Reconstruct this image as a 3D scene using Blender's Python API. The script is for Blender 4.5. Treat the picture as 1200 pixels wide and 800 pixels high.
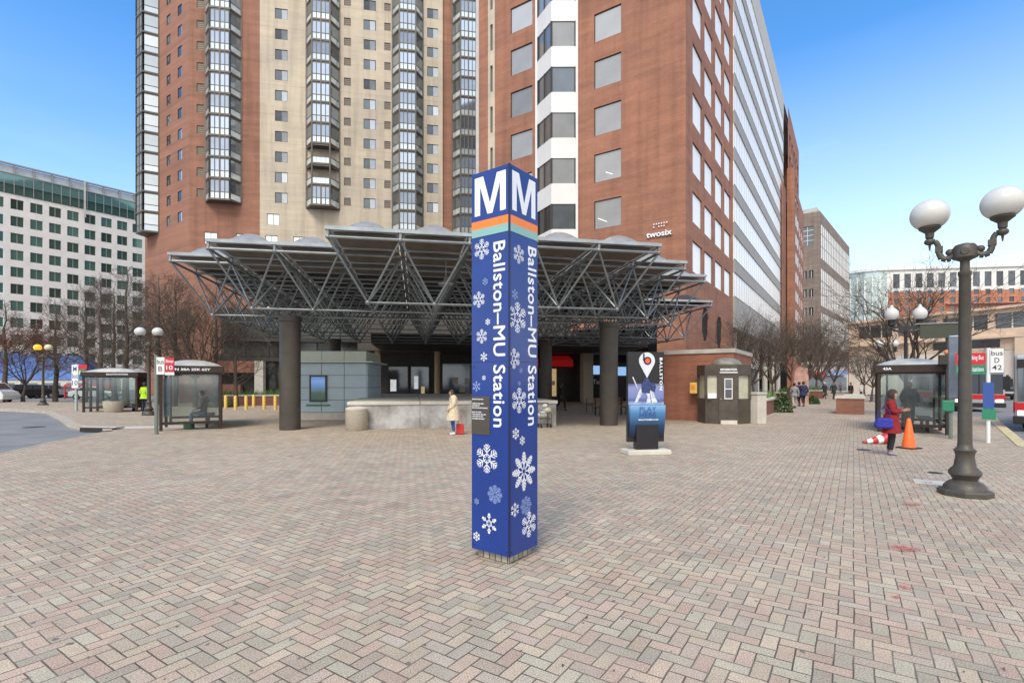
import bpy, bmesh, math, random
from mathutils import Vector, Matrix
R = math.radians
random.seed(7)
for o in list(bpy.data.objects): bpy.data.objects.remove(o)
S = bpy.context.scene
C = S.collection
# ------------------------------------------------------------------ camera, sky, sun, exposure
cam = bpy.data.objects.new('camera', bpy.data.cameras.new('camera')); C.objects.link(cam)
EYE = 1.75
cam.location = (0, 0, EYE); cam.rotation_euler = (R(90), 0, 0)
cam.data.sensor_width = 36; cam.data.lens = 18; cam.data.shift_y = 0.04
cam.data.clip_start = 0.1; cam.data.clip_end = 3000
S.camera = cam
SUN_EL, SUN_AZ = 50, 196           # azimuth clockwise from +Y
wd = bpy.data.worlds.new('World'); S.world = wd; wd.use_nodes = True
nt = wd.node_tree; N = nt.nodes; L = nt.links
bg = N['Background']; bg.inputs['Strength'].default_value = 0.10
sky = N.new('ShaderNodeTexSky'); sky.sky_type = 'NISHITA'; sky.sun_disc = False
sky.sun_elevation = R(SUN_EL); sky.sun_rotation = R(SUN_AZ)
sky.air_density = 1.0; sky.dust_density = 0.6; sky.ozone_density = 2.2
tc = N.new('ShaderNodeTexCoord')
mp = N.new('ShaderNodeMapping'); mp.inputs['Scale'].default_value = (1, 1, 3.2)
L.new(tc.outputs['Generated'], mp.inputs['Vector'])
nz = N.new('ShaderNodeTexNoise'); nz.inputs['Scale'].default_value = 2.3; nz.inputs['Detail'].default_value = 7; nz.inputs['Roughness'].default_value = .55
L.new(mp.outputs[0], nz.inputs['Vector'])
cr = N.new('ShaderNodeValToRGB'); cr.color_ramp.elements[0].position = .50; cr.color_ramp.elements[1].position = .74
L.new(nz.outputs['Fac'], cr.inputs[0])
sp = N.new('ShaderNodeSeparateXYZ'); L.new(tc.outputs['Generated'], sp.inputs[0])
hz = N.new('ShaderNodeMapRange'); hz.inputs['From Min'].default_value = 0; hz.inputs['From Max'].default_value = .5
hz.inputs['To Min'].default_value = .66; hz.inputs['To Max'].default_value = .0; L.new(sp.outputs['Z'], hz.inputs['Value'])
xr = N.new('ShaderNodeMapRange'); xr.inputs['From Min'].default_value = -.6; xr.inputs['From Max'].default_value = .75
xr.inputs['To Min'].default_value = .35; xr.inputs['To Max'].default_value = 1.1; L.new(sp.outputs['X'], xr.inputs['Value'])
m1 = N.new('ShaderNodeMath'); m1.operation = 'MULTIPLY'; L.new(hz.outputs[0], m1.inputs[0]); L.new(xr.outputs[0], m1.inputs[1])
bk = N.new('ShaderNodeMapRange'); bk.interpolation_type = 'SMOOTHSTEP'; bk.inputs['From Min'].default_value = .15; bk.inputs['From Max'].default_value = -.55  # unseen white overcast added behind the camera to neutralise the blue fill
bk.inputs['To Min'].default_value = 0; bk.inputs['To Max'].default_value = .85; L.new(sp.outputs['Y'], bk.inputs['Value'])
m2 = N.new('ShaderNodeMath'); m2.operation = 'MULTIPLY_ADD'; L.new(cr.outputs[0], m2.inputs[0]); L.new(m1.outputs[0], m2.inputs[1])
ad = N.new('ShaderNodeMath'); ad.operation = 'ADD'; L.new(m1.outputs[0], ad.inputs[0]); L.new(bk.outputs[0], ad.inputs[1])
L.new(ad.outputs[0], m2.inputs[2]); m2.use_clamp = True
hsv = N.new('ShaderNodeHueSaturation'); hsv.inputs['Saturation'].default_value = 1.3; hsv.inputs['Value'].default_value = 1.9
L.new(sky.outputs[0], hsv.inputs['Color'])
mx = N.new('ShaderNodeMix'); mx.data_type = 'RGBA'
L.new(m2.outputs[0], mx.inputs[0]); L.new(hsv.outputs[0], mx.inputs[6]); mx.inputs[7].default_value = (8.9, 8.9, 8.75, 1)
L.new(mx.outputs[2], bg.inputs['Color'])
sl = bpy.data.lights.new('sun', 'SUN'); sl.energy = 1.9; sl.angle = R(24); sl.color = (1, .92, .80)
so = bpy.data.objects.new('sun', sl); C.objects.link(so)
sd = Vector((math.sin(R(SUN_AZ))*math.cos(R(SUN_EL)), math.cos(R(SUN_AZ))*math.cos(R(SUN_EL)), math.sin(R(SUN_EL))))
so.rotation_euler = sd.to_track_quat('Z', 'Y').to_euler(); so.location = (-10, -10, 30)
S.view_settings.view_transform = 'Standard'; S.view_settings.look = 'None'; S.view_settings.gamma = 1
S.view_settings.exposure = 0.68
S.render.engine = 'CYCLES'; S.cycles.max_bounces = 7; S.cycles.transparent_max_bounces = 12; S.cycles.use_denoising = True

# ------------------------------------------------------------------ helpers
def W(px, Y, z=0.): return Vector(((px-600)/600*Y, Y, z))
def G(px, py, z=0.):
    Y = EYE*600/(py-448); return W(px, Y, z)
def Zp(py, Y): return EYE-(py-448)*Y/600
UR = math.atan2(.832, .555)      # street direction
TR = R(10.8)                     # tower direction
class MB:
    def __init__(s): s.v=[]; s.f=[]; s.m=[]
    def vs(s, pts):
        n=len(s.v); s.v += [tuple(p) for p in pts]; return n
    def face(s, pts, m=0):
        n=s.vs(pts); s.f.append(tuple(range(n, n+len(pts)))); s.m.append(m)
    def box(s, x0,x1,y0,y1,z0,z1,m=0):
        n=s.vs([(x0,y0,z0),(x1,y0,z0),(x1,y1,z0),(x0,y1,z0),(x0,y0,z1),(x1,y0,z1),(x1,y1,z1),(x0,y1,z1)])
        for q in ((0,3,2,1),(4,5,6,7),(0,1,5,4),(1,2,6,5),(2,3,7,6),(3,0,4,7)):
            s.f.append(tuple(n+i for i in q)); s.m.append(m)
        return s
    def cbox(s, cx,cy,cz,w,d,h,m=0): return s.box(cx-w/2,cx+w/2,cy-d/2,cy+d/2,cz-h/2,cz+h/2,m)
    def tube(s, p, q, r0, r1=None, n=8, m=0, cap=True):
        p=Vector(p); q=Vector(q); r1=r0 if r1 is None else r1
        d=q-p
        if d.length<1e-6: return s
        d.normalize(); a=d.cross(Vector((0,0,1)) if abs(d.z)<.9 else Vector((1,0,0))).normalized(); b=d.cross(a)
        k=len(s.v)
        for c,r in ((p,r0),(q,r1)):
            for i in range(n):
                t=2*math.pi*i/n; s.v.append(tuple(c+a*math.cos(t)*r+b*math.sin(t)*r))
        for i in range(n):
            j=(i+1)%n; s.f.append((k+i,k+n+i,k+n+j,k+j)); s.m.append(m)
        if cap:
            s.f.append(tuple(k+i for i in range(n))); s.m.append(m)
            s.f.append(tuple(k+n+i for i in reversed(range(n)))); s.m.append(m)
        return s
    def path(s, pts, r, n=8, m=0):
        for i in range(len(pts)-1):
            ra = r[i] if isinstance(r,(list,tuple)) else r; rb = r[i+1] if isinstance(r,(list,tuple)) else r
            s.tube(pts[i],pts[i+1],ra,rb,n,m)
        return s
    def lathe(s, prof, c=(0,0,0), n=20, m=0, sx=1, sy=1):
        k=len(s.v)
        for r,z in prof:
            for i in range(n):
                t=2*math.pi*i/n; s.v.append((c[0]+r*sx*math.cos(t), c[1]+r*sy*math.sin(t), c[2]+z))
        for j in range(len(prof)-1):
            for i in range(n):
                a=k+j*n+i; b=k+j*n+(i+1)%n; s.f.append((a,b,b+n,a+n)); s.m.append(m)
        s.f.append(tuple(k+i for i in reversed(range(n)))); s.m.append(m)
        e=k+(len(prof)-1)*n; s.f.append(tuple(e+i for i in range(n))); s.m.append(m)
        return s
    def prism(s, poly, z0, z1, m=0, mt=None):
        n=len(poly); k=s.vs([(x,y,z0) for x,y in poly]+[(x,y,z1) for x,y in poly])
        s.f.append(tuple(k+i for i in reversed(range(n)))); s.m.append(m)
        s.f.append(tuple(k+n+i for i in range(n))); s.m.append(m if mt is None else mt)
        for i in range(n):
            j=(i+1)%n; s.f.append((k+i,k+j,k+n+j,k+n+i)); s.m.append(m)
        return s
    def side(s, poly, y0, y1, m=0):   # polygon in XZ extruded along y (poly counter-clockwise seen from -y)
        n=len(poly); k=s.vs([(x,y0,z) for x,z in poly]+[(x,y1,z) for x,z in poly])
        s.f.append(tuple(k+i for i in range(n))); s.m.append(m)
        s.f.append(tuple(k+n+i for i in reversed(range(n)))); s.m.append(m)
        for i in range(n):
            j=(i+1)%n; s.f.append((k+j,k+i,k+n+i,k+n+j)); s.m.append(m)
        return s
    def add(s, o, M=None, m=0):
        k=len(s.v); s.v += [tuple((M@Vector(p)) if M else p) for p in o.v]
        s.f += [tuple(k+i for i in f) for f in o.f]; s.m += [x+m for x in o.m]; return s
    def ball(s, c, r, n=12, m=0, sz=1, sx=1, sy=1):
        pr=[]
        for i in range(1,n//2+1):
            t=math.pi*i/(n//2+1); pr.append((r*math.sin(t), -r*math.cos(t)*sz))
        return s.lathe([(r*.02,-r*sz)]+pr+[(r*.02,r*sz)], c, n, m, sx, sy)
    def mesh(s, name, mats, smooth=False):
        me=bpy.data.meshes.new(name); me.from_pydata(s.v,[],s.f)
        for m in mats: me.materials.append(m)
        me.polygons.foreach_set('material_index', s.m)
        if smooth:
            me.polygons.foreach_set('use_smooth',[True]*len(s.f))
            try: me.set_sharp_from_angle(angle=R(40))
            except Exception: pass
        me.update(); return me
    def build(s, name, mats, parent=None, loc=(0,0,0), rz=0, smooth=False, bevel=0):
        if not isinstance(mats,(list,tuple)): mats=[mats]
        return inst(name, s.mesh(name, mats, smooth), parent, loc, rz, bevel)
def inst(name, me, parent=None, loc=(0,0,0), rz=0, bevel=0):
    o=bpy.data.objects.new(name, me); C.objects.link(o); o.location=loc; o.rotation_euler=(0,0,rz)
    if parent: o.parent=parent
    if bevel:
        b=o.modifiers.new('b','BEVEL'); b.width=bevel; b.segments=2; b.limit_method='ANGLE'; b.angle_limit=R(40)
    return o
def tag(o, label=None, cat=None, group=None, kind=None):
    if label: o['label']=label
    if cat: o['category']=cat
    if group: o['group']=group
    if kind: o['kind']=kind
    return o
def thing(name, label, cat, loc=(0,0,0), rz=0, group=None):
    o=bpy.data.objects.new(name,None); C.objects.link(o); o.location=loc; o.rotation_euler=(0,0,rz); o.empty_display_size=.2
    return tag(o,label,cat,group)
def copy_tree(o, parent=None, loc=None, rz=None, label=None):
    c=o.copy(); C.objects.link(c); c.parent=parent
    if loc is not None: c.location=loc
    if rz is not None: c.rotation_euler=(0,0,rz)
    if label: c['label']=label
    for ch in list(o.children): copy_tree(ch,c)
    return c
# ------------------------------------------------------------------ materials
def nd(t, ty, **k):
    n=t.nodes.new(ty)
    for a,b in k.items(): setattr(n,a,b)
    return n
def mth(t, op, a, b=None, c=None):
    n=t.nodes.new('ShaderNodeMath'); n.operation=op
    for i,x in enumerate((a,b,c)):
        if x is None: continue
        if isinstance(x,(int,float)): n.inputs[i].default_value=x
        else: t.links.new(x,n.inputs[i])
    return n.outputs[0]
def mixc(t, f, a, b, mode='MIX'):
    n=t.nodes.new('ShaderNodeMix'); n.data_type='RGBA'; n.blend_type=mode
    for i,x in ((0,f),(6,a),(7,b)):
        if isinstance(x,(int,float)): n.inputs[i].default_value=x
        elif isinstance(x,(tuple,list)): n.inputs[i].default_value=(*x,1) if len(x)==3 else x
        else: t.links.new(x,n.inputs[i])
    return n.outputs[2]
def base(name):
    m=bpy.data.materials.new(name); m.use_nodes=True; return m, m.node_tree, m.node_tree.nodes['Principled BSDF']
def noise(t, scale, detail=4, vec=None, rough=.6):
    n=nd(t,'ShaderNodeTexNoise'); n.inputs['Scale'].default_value=scale; n.inputs['Detail'].default_value=detail; n.inputs['Roughness'].default_value=rough
    if vec is None: vec=nd(t,'ShaderNodeTexCoord').outputs['Object']
    t.links.new(vec,n.inputs['Vector']); return n.outputs['Fac']
def ramp(t, f, stops, const=False):
    n=nd(t,'ShaderNodeValToRGB'); t.links.new(f,n.inputs[0]); e=n.color_ramp.elements
    if const: n.color_ramp.interpolation='CONSTANT'
    while len(e)<len(stops): e.new(.5)
    for i,(p,c) in enumerate(stops):
        e[i].position=p; e[i].color=(*c,1) if len(c)==3 else c
    return n.outputs[0]
def bump(t, b, h, s=.3, d=.01):
    n=nd(t,'ShaderNodeBump'); n.inputs['Strength'].default_value=s; n.inputs['Distance'].default_value=d
    t.links.new(h,n.inputs['Height']); t.links.new(n.outputs[0],b.inputs['Normal'])
def M(name, col, rough=.6, metal=0, var=.15, scale=6, bmp=0, spec=.5, emit=None, es=1):
    m,t,b=base(name)
    b.inputs['Roughness'].default_value=rough; b.inputs['Metallic'].default_value=metal
    b.inputs['Specular IOR Level'].default_value=spec
    if var:
        f=noise(t,scale,5)
        lo=tuple(c*(1-var) for c in col); hi=tuple(min(1,c*(1+var)) for c in col)
        c=ramp(t,f,[(.3,lo),(.7,hi)]); t.links.new(c,b.inputs['Base Color'])
        r=mth(t,'MULTIPLY_ADD',noise(t,scale*2.3,3),.25,rough-.12); t.links.new(r,b.inputs['Roughness'])
        if bmp: bump(t,b,noise(t,scale*8,4),bmp,.01)
    else: b.inputs['Base Color'].default_value=(*col,1)
    if emit:
        b.inputs['Emission Color'].default_value=(*emit,1); b.inputs['Emission Strength'].default_value=es
    return m
def wallvec(t, sx=1, sz=1):
    o=nd(t,'ShaderNodeTexCoord').outputs['Object']; s=nd(t,'ShaderNodeSeparateXYZ'); t.links.new(o,s.inputs[0])
    c=nd(t,'ShaderNodeCombineXYZ'); t.links.new(mth(t,'MULTIPLY',mth(t,'ADD',s.outputs[0],s.outputs[1]),sx),c.inputs[0])
    t.links.new(mth(t,'MULTIPLY',s.outputs[2],sz),c.inputs[1]); return c.outputs[0], o
def brickmat(name, c1, c2, mort, bw=.22, bh=.075, stain=.25):
    m,t,b=base(name); v,o=wallvec(t)
    n=nd(t,'ShaderNodeTexBrick'); t.links.new(v,n.inputs['Vector'])
    n.inputs['Color1'].default_value=(*c1,1); n.inputs['Color2'].default_value=(*c2,1); n.inputs['Mortar'].default_value=(*mort,1)
    n.inputs['Scale'].default_value=1; n.inputs['Brick Width'].default_value=bw; n.inputs['Row Height'].default_value=bh
    n.inputs['Mortar Size'].default_value=.006; n.inputs['Mortar Smooth'].default_value=.2
    v2=nd(t,'ShaderNodeMapping'); v2.inputs['Scale'].default_value=(.25,1.6,1); t.links.new(v,v2.inputs[0])
    f=noise(t,.8,7,v2.outputs[0],.65); g=noise(t,.16,4,o)
    k=ramp(t,f,[(.3,(1-stain,)*3),(.7,(1+stain*.5,)*3)]); c=mixc(t,1,n.outputs[0],k,'MULTIPLY')
    k=ramp(t,g,[(.35,(.88,.88,.9)),(.65,(1.08,1.05,1.02))]); c=mixc(t,1,c,k,'MULTIPLY')
    v3=nd(t,'ShaderNodeMapping'); v3.inputs['Scale'].default_value=(1.3,.07,1); t.links.new(v,v3.inputs[0])
    c=mixc(t,1,c,ramp(t,noise(t,1.0,5,v3.outputs[0],.6),[(.36,(.84,.83,.82)),(.52,(1,1,1)),(.75,(1.07,1.06,1.05))]),'MULTIPLY')
    ss=nd(t,'ShaderNodeSeparateXYZ'); t.links.new(o,ss.inputs[0]); jl=mth(t,'LESS_THAN',mth(t,'FLOORED_MODULO',mth(t,'ADD',ss.outputs[2],1.2),3.9),.045)
    c=mixc(t,mth(t,'MULTIPLY',jl,.35),c,(.12,.07,.05))
    t.links.new(c,b.inputs['Base Color']); b.inputs['Roughness'].default_value=.85
    bump(t,b,n.outputs['Fac'],-.3,.006); return m
def glassmat(name, lo, hi, metal=.55, rough=.06, streak=True):
    """window glass: reflective, each pane a little different (blinds, dark rooms)"""
    m,t,b=base(name); oi=nd(t,'ShaderNodeObjectInfo')
    v,o=wallvec(t); cell=nd(t,'ShaderNodeTexWhiteNoise'); cell.noise_dimensions='1D'
    t.links.new(oi.outputs['Random'],cell.inputs['W'])
    f=mth(t,'ADD',mth(t,'MULTIPLY',cell.outputs[0],.7),mth(t,'MULTIPLY',noise(t,.7,3,o),.4))
    t.links.new(ramp(t,f,[(.1,lo),(.9,hi)]),b.inputs['Base Color'])
    b.inputs['Metallic'].default_value=metal; b.inputs['Roughness'].default_value=rough
    bump(t,b,noise(t,.6,2,o),.06,.05); return m
def clearglass(name, col=(.8,.88,.86), mixf=.75):
    m=bpy.data.materials.new(name); m.use_nodes=True; t=m.node_tree; t.nodes.clear()
    o=nd(t,'ShaderNodeOutputMaterial'); tr=nd(t,'ShaderNodeBsdfTransparent'); tr.inputs[0].default_value=(*col,1)
    g=nd(t,'ShaderNodeBsdfGlossy'); g.inputs['Roughness'].default_value=.08; g.inputs[0].default_value=(.8,.85,.9,1)
    x=nd(t,'ShaderNodeMixShader'); f=nd(t,'ShaderNodeFresnel'); f.inputs[0].default_value=1.5
    a=mth(t,'ADD',f.outputs[0],mth(t,'MULTIPLY',noise(t,3,5),(1-mixf))); t.links.new(a,x.inputs[0])
    t.links.new(tr.outputs[0],x.inputs[1]); t.links.new(g.outputs[0],x.inputs[2]); t.links.new(x.outputs[0],o.inputs[0]); return m
def skylightmat(name):
    m=bpy.data.materials.new(name); m.use_nodes=True; t=m.node_tree; t.nodes.clear()
    o=nd(t,'ShaderNodeOutputMaterial'); d=nd(t,'ShaderNodeBsdfPrincipled'); tr=nd(t,'ShaderNodeBsdfTranslucent'); tr.inputs[0].default_value=(.22,.19,.16,1)
    c=ramp(t,noise(t,1.4,6),[(.3,(.26,.26,.26)),(.7,(.40,.40,.40))]); t.links.new(c,d.inputs['Base Color']); d.inputs['Roughness'].default_value=.2
    x=nd(t,'ShaderNodeMixShader'); x.inputs[0].default_value=.12
    t.links.new(d.outputs[0],x.inputs[1]); t.links.new(tr.outputs[0],x.inputs[2]); t.links.new(x.outputs[0],o.inputs[0]); return m
def pavermat():
    m,t,b=base('plaza_pavers'); o=nd(t,'ShaderNodeTexCoord').outputs['Object']
    mpn=nd(t,'ShaderNodeMapping'); mpn.vector_type='TEXTURE'; mpn.inputs['Rotation'].default_value=(0,0,UR); t.links.new(o,mpn.inputs[0])
    # a little waviness: hand-laid rows
    s=nd(t,'ShaderNodeSeparateXYZ'); t.links.new(mpn.outputs[0],s.inputs[0])
    wob=mth(t,'MULTIPLY',mth(t,'SUBTRACT',noise(t,.9,2,o),.5),.20); wob2=mth(t,'MULTIPLY',mth(t,'SUBTRACT',noise(t,6,1,o),.5),.09)
    x=mth(t,'ADD',mth(t,'MULTIPLY',s.outputs[0],1/.104),mth(t,'ADD',wob,wob2)); y=mth(t,'SUBTRACT',mth(t,'MULTIPLY',s.outputs[1],1/.104),mth(t,'ADD',wob,wob2))
    i=mth(t,'FLOOR',x); j=mth(t,'FLOOR',y); k=mth(t,'FLOORED_MODULO',mth(t,'ADD',mth(t,'SUBTRACT',i,j),.01),4); k=mth(t,'FLOOR',k)
    h=mth(t,'LESS_THAN',k,1.5)
    i0=mth(t,'SUBTRACT',i,mth(t,'MULTIPLY',k,h)); nh=mth(t,'SUBTRACT',1,h)
    j0=mth(t,'SUBTRACT',j,mth(t,'MULTIPLY',mth(t,'SUBTRACT',3,k),nh))
    lx=mth(t,'SUBTRACT',x,i0); ly=mth(t,'SUBTRACT',y,j0)
    ex=mth(t,'MINIMUM',lx,mth(t,'SUBTRACT',mth(t,'ADD',1,h),lx)); ey=mth(t,'MINIMUM',ly,mth(t,'SUBTRACT',mth(t,'ADD',1,nh),ly))
    e=mth(t,'MINIMUM',ex,ey)
    cx=nd(t,'ShaderNodeCombineXYZ'); t.links.new(i0,cx.inputs[0]); t.links.new(j0,cx.inputs[1]); t.links.new(h,cx.inputs[2])
    wn=nd(t,'ShaderNodeTexWhiteNoise'); wn.noise_dimensions='3D'; t.links.new(cx.outputs[0],wn.inputs['Vector'])
    cols=[(0,(.47,.39,.285)),(.2,(.445,.325,.255)),(.38,(.345,.315,.25)),(.5,(.425,.395,.30)),(.64,(.41,.33,.265)),(.8,(.46,.355,.265)),(.92,(.42,.37,.30))]
    mean=(.42,.355,.285); cols=[(p,tuple(.7*a+.3*b_ for a,b_ in zip(q,mean))) for p,q in cols]
    c=ramp(t,wn.outputs[0],cols,True)
    sep=nd(t,'ShaderNodeSeparateColor'); t.links.new(wn.outputs[1],sep.inputs[0])
    c=mixc(t,1,c,ramp(t,sep.outputs[1],[(0,(.90,.90,.90)),(1,(1.08,1.08,1.08))]),'MULTIPLY')
    spk=noise(t,105,4,o,.9); c=mixc(t,1,c,ramp(t,spk,[(.36,(.42,.41,.39)),(.5,(1,1,1)),(.62,(1.62,1.58,1.52))]),'MULTIPLY')
    big=noise(t,.22,6,o); c=mixc(t,1,c,ramp(t,big,[(.32,(.90,.89,.88)),(.62,(1.04,1.035,1.03))]),'MULTIPLY')
    mid=noise(t,2.2,6,o,.7); c=mixc(t,1,c,ramp(t,mid,[(.34,(.86,.86,.86)),(.6,(1.04,1.04,1.04))]),'MULTIPLY')
    gum=noise(t,13,1,o,.3); c=mixc(t,mth(t,'GREATER_THAN',gum,.765),c,(.16,.15,.135))
    jw=mth(t,'MULTIPLY_ADD',noise(t,3.5,3,o),.06,.014)
    jf=nd(t,'ShaderNodeMapRange'); jf.interpolation_type='SMOOTHSTEP'; t.links.new(e,jf.inputs['Value']); jf.inputs['From Min'].default_value=.015; t.links.new(mth(t,'ADD',jw,.03),jf.inputs['From Max'])
    jc=ramp(t,noise(t,1.7,4,o),[(.4,(.07,.058,.045)),(.65,(.20,.175,.14))])
    c=mixc(t,jf.outputs[0],jc,c); t.links.new(c,b.inputs['Base Color'])
    b.inputs['Roughness'].default_value=.8; b.inputs['Specular IOR Level'].default_value=.3
    hh=mth(t,'ADD',jf.outputs[0],mth(t,'MULTIPLY',spk,.25)); bump(t,b,hh,.55,.006); return m
PAVER=pavermat()
BRICK=brickmat('red_brick',(.37,.158,.092),(.31,.13,.077),(.33,.20,.15))
BRICK2=brickmat('dull_red_brick',(.30,.125,.08),(.24,.10,.065),(.26,.18,.14))
BRICKT=brickmat('tower_red_brick',(.34,.155,.10),(.285,.13,.084),(.27,.17,.13))
TAN=brickmat('tan_brick',(.56,.49,.385),(.515,.45,.35),(.54,.48,.40),stain=.12)
GBRK=brickmat('greybrown_brick',(.27,.21,.17),(.23,.18,.15),(.27,.22,.19))
PINKB=brickmat('orange_brick',(.50,.19,.11),(.44,.16,.09),(.45,.28,.2))
WHITEW=M('white_panel',(.70,.69,.67),.5,var=.05,scale=.6)
WALLW=M('white_stone_wall',(.74,.69,.64),.7,var=.08,scale=.5)
GREYSP=M('grey_concrete_spandrel',(.47,.46,.43),.7,var=.10,scale=.8,bmp=.1)
CONC=M('concrete',(.42,.40,.36),.85,var=.22,scale=1.6,bmp=.3)
CONCL=M('light_concrete',(.54,.51,.45),.85,var=.12,scale=2.4,bmp=.2)
def stainconc():
    m,t,b=base('stained_concrete'); o=nd(t,'ShaderNodeTexCoord').outputs['Object']
    c=ramp(t,noise(t,.9,8,o,.62),[(.36,(.20,.185,.165)),(.5,(.36,.35,.34)),(.62,(.50,.50,.50))])
    c=mixc(t,1,c,ramp(t,noise(t,6,6,o),[(.3,(.86,)*3),(.7,(1.1,)*3)]),'MULTIPLY'); t.links.new(c,b.inputs['Base Color'])
    b.inputs['Roughness'].default_value=.85; bump(t,b,noise(t,20,5,o),.3,.01); return m
STAIN=stainconc()
AGG=M('exposed_aggregate',(.36,.32,.26),.9,var=.35,scale=28,bmp=.6)
ASPH=M('asphalt',(.19,.195,.20),.9,var=.22,scale=.7,bmp=.3)
ASPHL=M('worn_asphalt',(.16,.17,.185),.88,var=.18,scale=.9,bmp=.3)
GROUND=M('far_ground',(.10,.10,.10),.9,var=.2,scale=.1)
KERB=M('kerb_granite',(.40,.36,.30),.85,var=.2,scale=3,bmp=.2)
YKERB=M('yellow_kerb_paint',(.55,.46,.25),.7,var=.3,scale=5)
STEEL=M('galvanised_steel',(.225,.25,.265),.38,.5,var=.18,scale=3)
STEELD=M('dark_steel',(.04,.036,.031),.5,.2,var=.25,scale=2)
BRONZE=M('bronze_paint',(.062,.052,.042),.5,.1,var=.2,scale=2.2,bmp=.05)
BLACK=M('black_metal',(.022,.022,.023),.42,.1,var=.2,scale=5)
BROWNM=M('dark_brown_metal',(.034,.021,.017),.42,.15,var=.2,scale=5)
LAMPP=M('greybrown_lamp_paint',(.066,.058,.047),.5,.1,var=.2,scale=9,bmp=.15)
FRAMED=M('dark_window_frame',(.045,.043,.04),.45,.2,var=.1)
FRAMEL=M('light_window_frame',(.30,.30,.29),.45,.2,var=.1)
BAYF=M('bay_bronze',(.11,.097,.08),.5,.1,var=.15,scale=1.3)
GL_DARK=glassmat('dark_glass',(.05,.055,.06),(.20,.23,.26),.5)
GL_TOWER=glassmat('tower_window_glass',(.10,.11,.13),(.60,.63,.66),.65)
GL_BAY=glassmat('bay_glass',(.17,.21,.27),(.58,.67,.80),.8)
GL_BAYD=glassmat('bay_shade_glass',(.05,.055,.06),(.36,.40,.42),.5)  # darker copy of the bay glass: dimmer side reflections put into the colour
PODG=glassmat('podium_dark_glass',(.012,.012,.012),(.06,.065,.06),.25)
GL_WHITE=glassmat('white_pane_glass',(.93,.93,.90),(.985,.985,.96),.0,.3)  # near-white base colour, no mirror finish
GL_BAYW=glassmat('bay_bright_glass',(.34,.40,.43),(.70,.76,.78),.4)  # lighter copy of the bay glass: brighter reflection put into the colour
GL_GREY=glassmat('grey_office_glass',(.20,.20,.20),(.50,.50,.49),.55)
GL_GREEN=glassmat('green_glass',(.035,.045,.04),(.12,.27,.23),.45)
GL_TEAL=glassmat('teal_glass_band',(.09,.22,.22),(.22,.38,.38),.5)
PANELG=glassmat('pale_glass_panel',(.46,.54,.60),(.76,.83,.86),.5,.15)
CLEAR=clearglass('clear_glass',(.86,.90,.88),.93); SKYL=skylightmat('smoked_skylight'); SKYD=M('shade_skylight',(.045,.038,.03),.4,var=.3,scale=2)  # rear-row skylights: the dim underside's shade is put into their dark colour
GLOBE=M('opal_globe',(.56,.56,.54),.3,var=.03,scale=3)
GLOBEY=M('cream_globe',(.62,.60,.38),.3,var=.05)
GLOBEO=M('amber_globe',(.85,.40,.03),.3,var=.05,emit=(1,.45,.03),es=.5)
BLUE=M('pylon_blue',(.011,.042,.235),.2,0,var=.12,scale=2)
WHITE=M('white_vinyl',(.80,.82,.86),.4,var=.03)
PALEF=M('pale_blue_vinyl',(.25,.34,.62),.4,var=.04)
ORANGE=M('orange_vinyl',(.85,.22,.03),.4,var=.03)
TEALV=M('teal_vinyl',(.24,.46,.44),.4,var=.03)
PLAQ=M('brown_plaque',(.065,.055,.045),.5,var=.08)
YEL=M('safety_yellow',(.68,.46,.10),.55,var=.15,scale=9)
RED=M('red_paint',(.50,.025,.03),.45,var=.12,scale=6)
WOOD=M('wood_slats',(.20,.11,.06),.6,var=.3,scale=8)
BARK=M('bark',(.085,.066,.052),.9,var=.35,scale=7,bmp=.6)
TWIG=M('twigs',(.085,.064,.05),.9,var=.3,scale=3)
TWIGR=M('reddish_twigs',(.17,.095,.065),.9,var=.3,scale=3)
LEAFR=M('rust_leaves',(.16,.045,.02),.7,var=.6,scale=2)
LEAFG=M('evergreen_leaves',(.045,.085,.03),.7,var=.5,scale=5)
GRASSP=M('planter_green',(.10,.20,.05),.8,var=.4,scale=6)
RUB=M('rubber',(.02,.02,.02),.8,var=.1)
SKIN=M('skin',(.42,.24,.17),.55,var=.05); SKIND=M('darker_skin',(.20,.10,.065),.55,var=.05)
HAIR=M('dark_hair',(.022,.017,.014),.6,var=.2)
_cc={}
def cloth(c, r=.85):
    k=tuple(c)
    if k not in _cc: _cc[k]=M('cloth_%d'%len(_cc),c,r,var=.3,scale=16,bmp=.9)
    return _cc[k]
# ------------------------------------------------------------------ text
def text_mb(txt, size, bold=0., extr=.002, sx=1., spacing=1., align='LEFT'):
    cu=bpy.data.curves.new('t','FONT'); cu.body=txt; cu.size=size; cu.offset=bold; cu.extrude=extr; cu.resolution_u=3
    cu.space_character=spacing; cu.align_x=align
    ob=bpy.data.objects.new('t',cu); C.objects.link(ob)
    dg=bpy.context.evaluated_depsgraph_get(); me=bpy.data.meshes.new_from_object(ob.evaluated_get(dg))
    mb=MB(); mb.v=[(v.co.x*sx,v.co.y,v.co.z) for v in me.vertices]; mb.f=[tuple(p.vertices) for p in me.polygons]; mb.m=[0]*len(mb.f)
    bpy.data.objects.remove(ob); bpy.data.curves.remove(cu); bpy.data.meshes.remove(me); return mb
def heavy(mb,d):
    """the same lettering a little bolder: shifted layers, each a hair proud of the last"""
    o=MB()
    for k,(a,b) in enumerate(((0,0),(d,0),(-d,0),(0,d),(0,-d))): o.add(mb,Matrix.Translation((a,b,.00012*k)))
    return o
def bounds(mb):
    xs=[v[0] for v in mb.v]; ys=[v[1] for v in mb.v]; return min(xs),max(xs),min(ys),max(ys)
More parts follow.
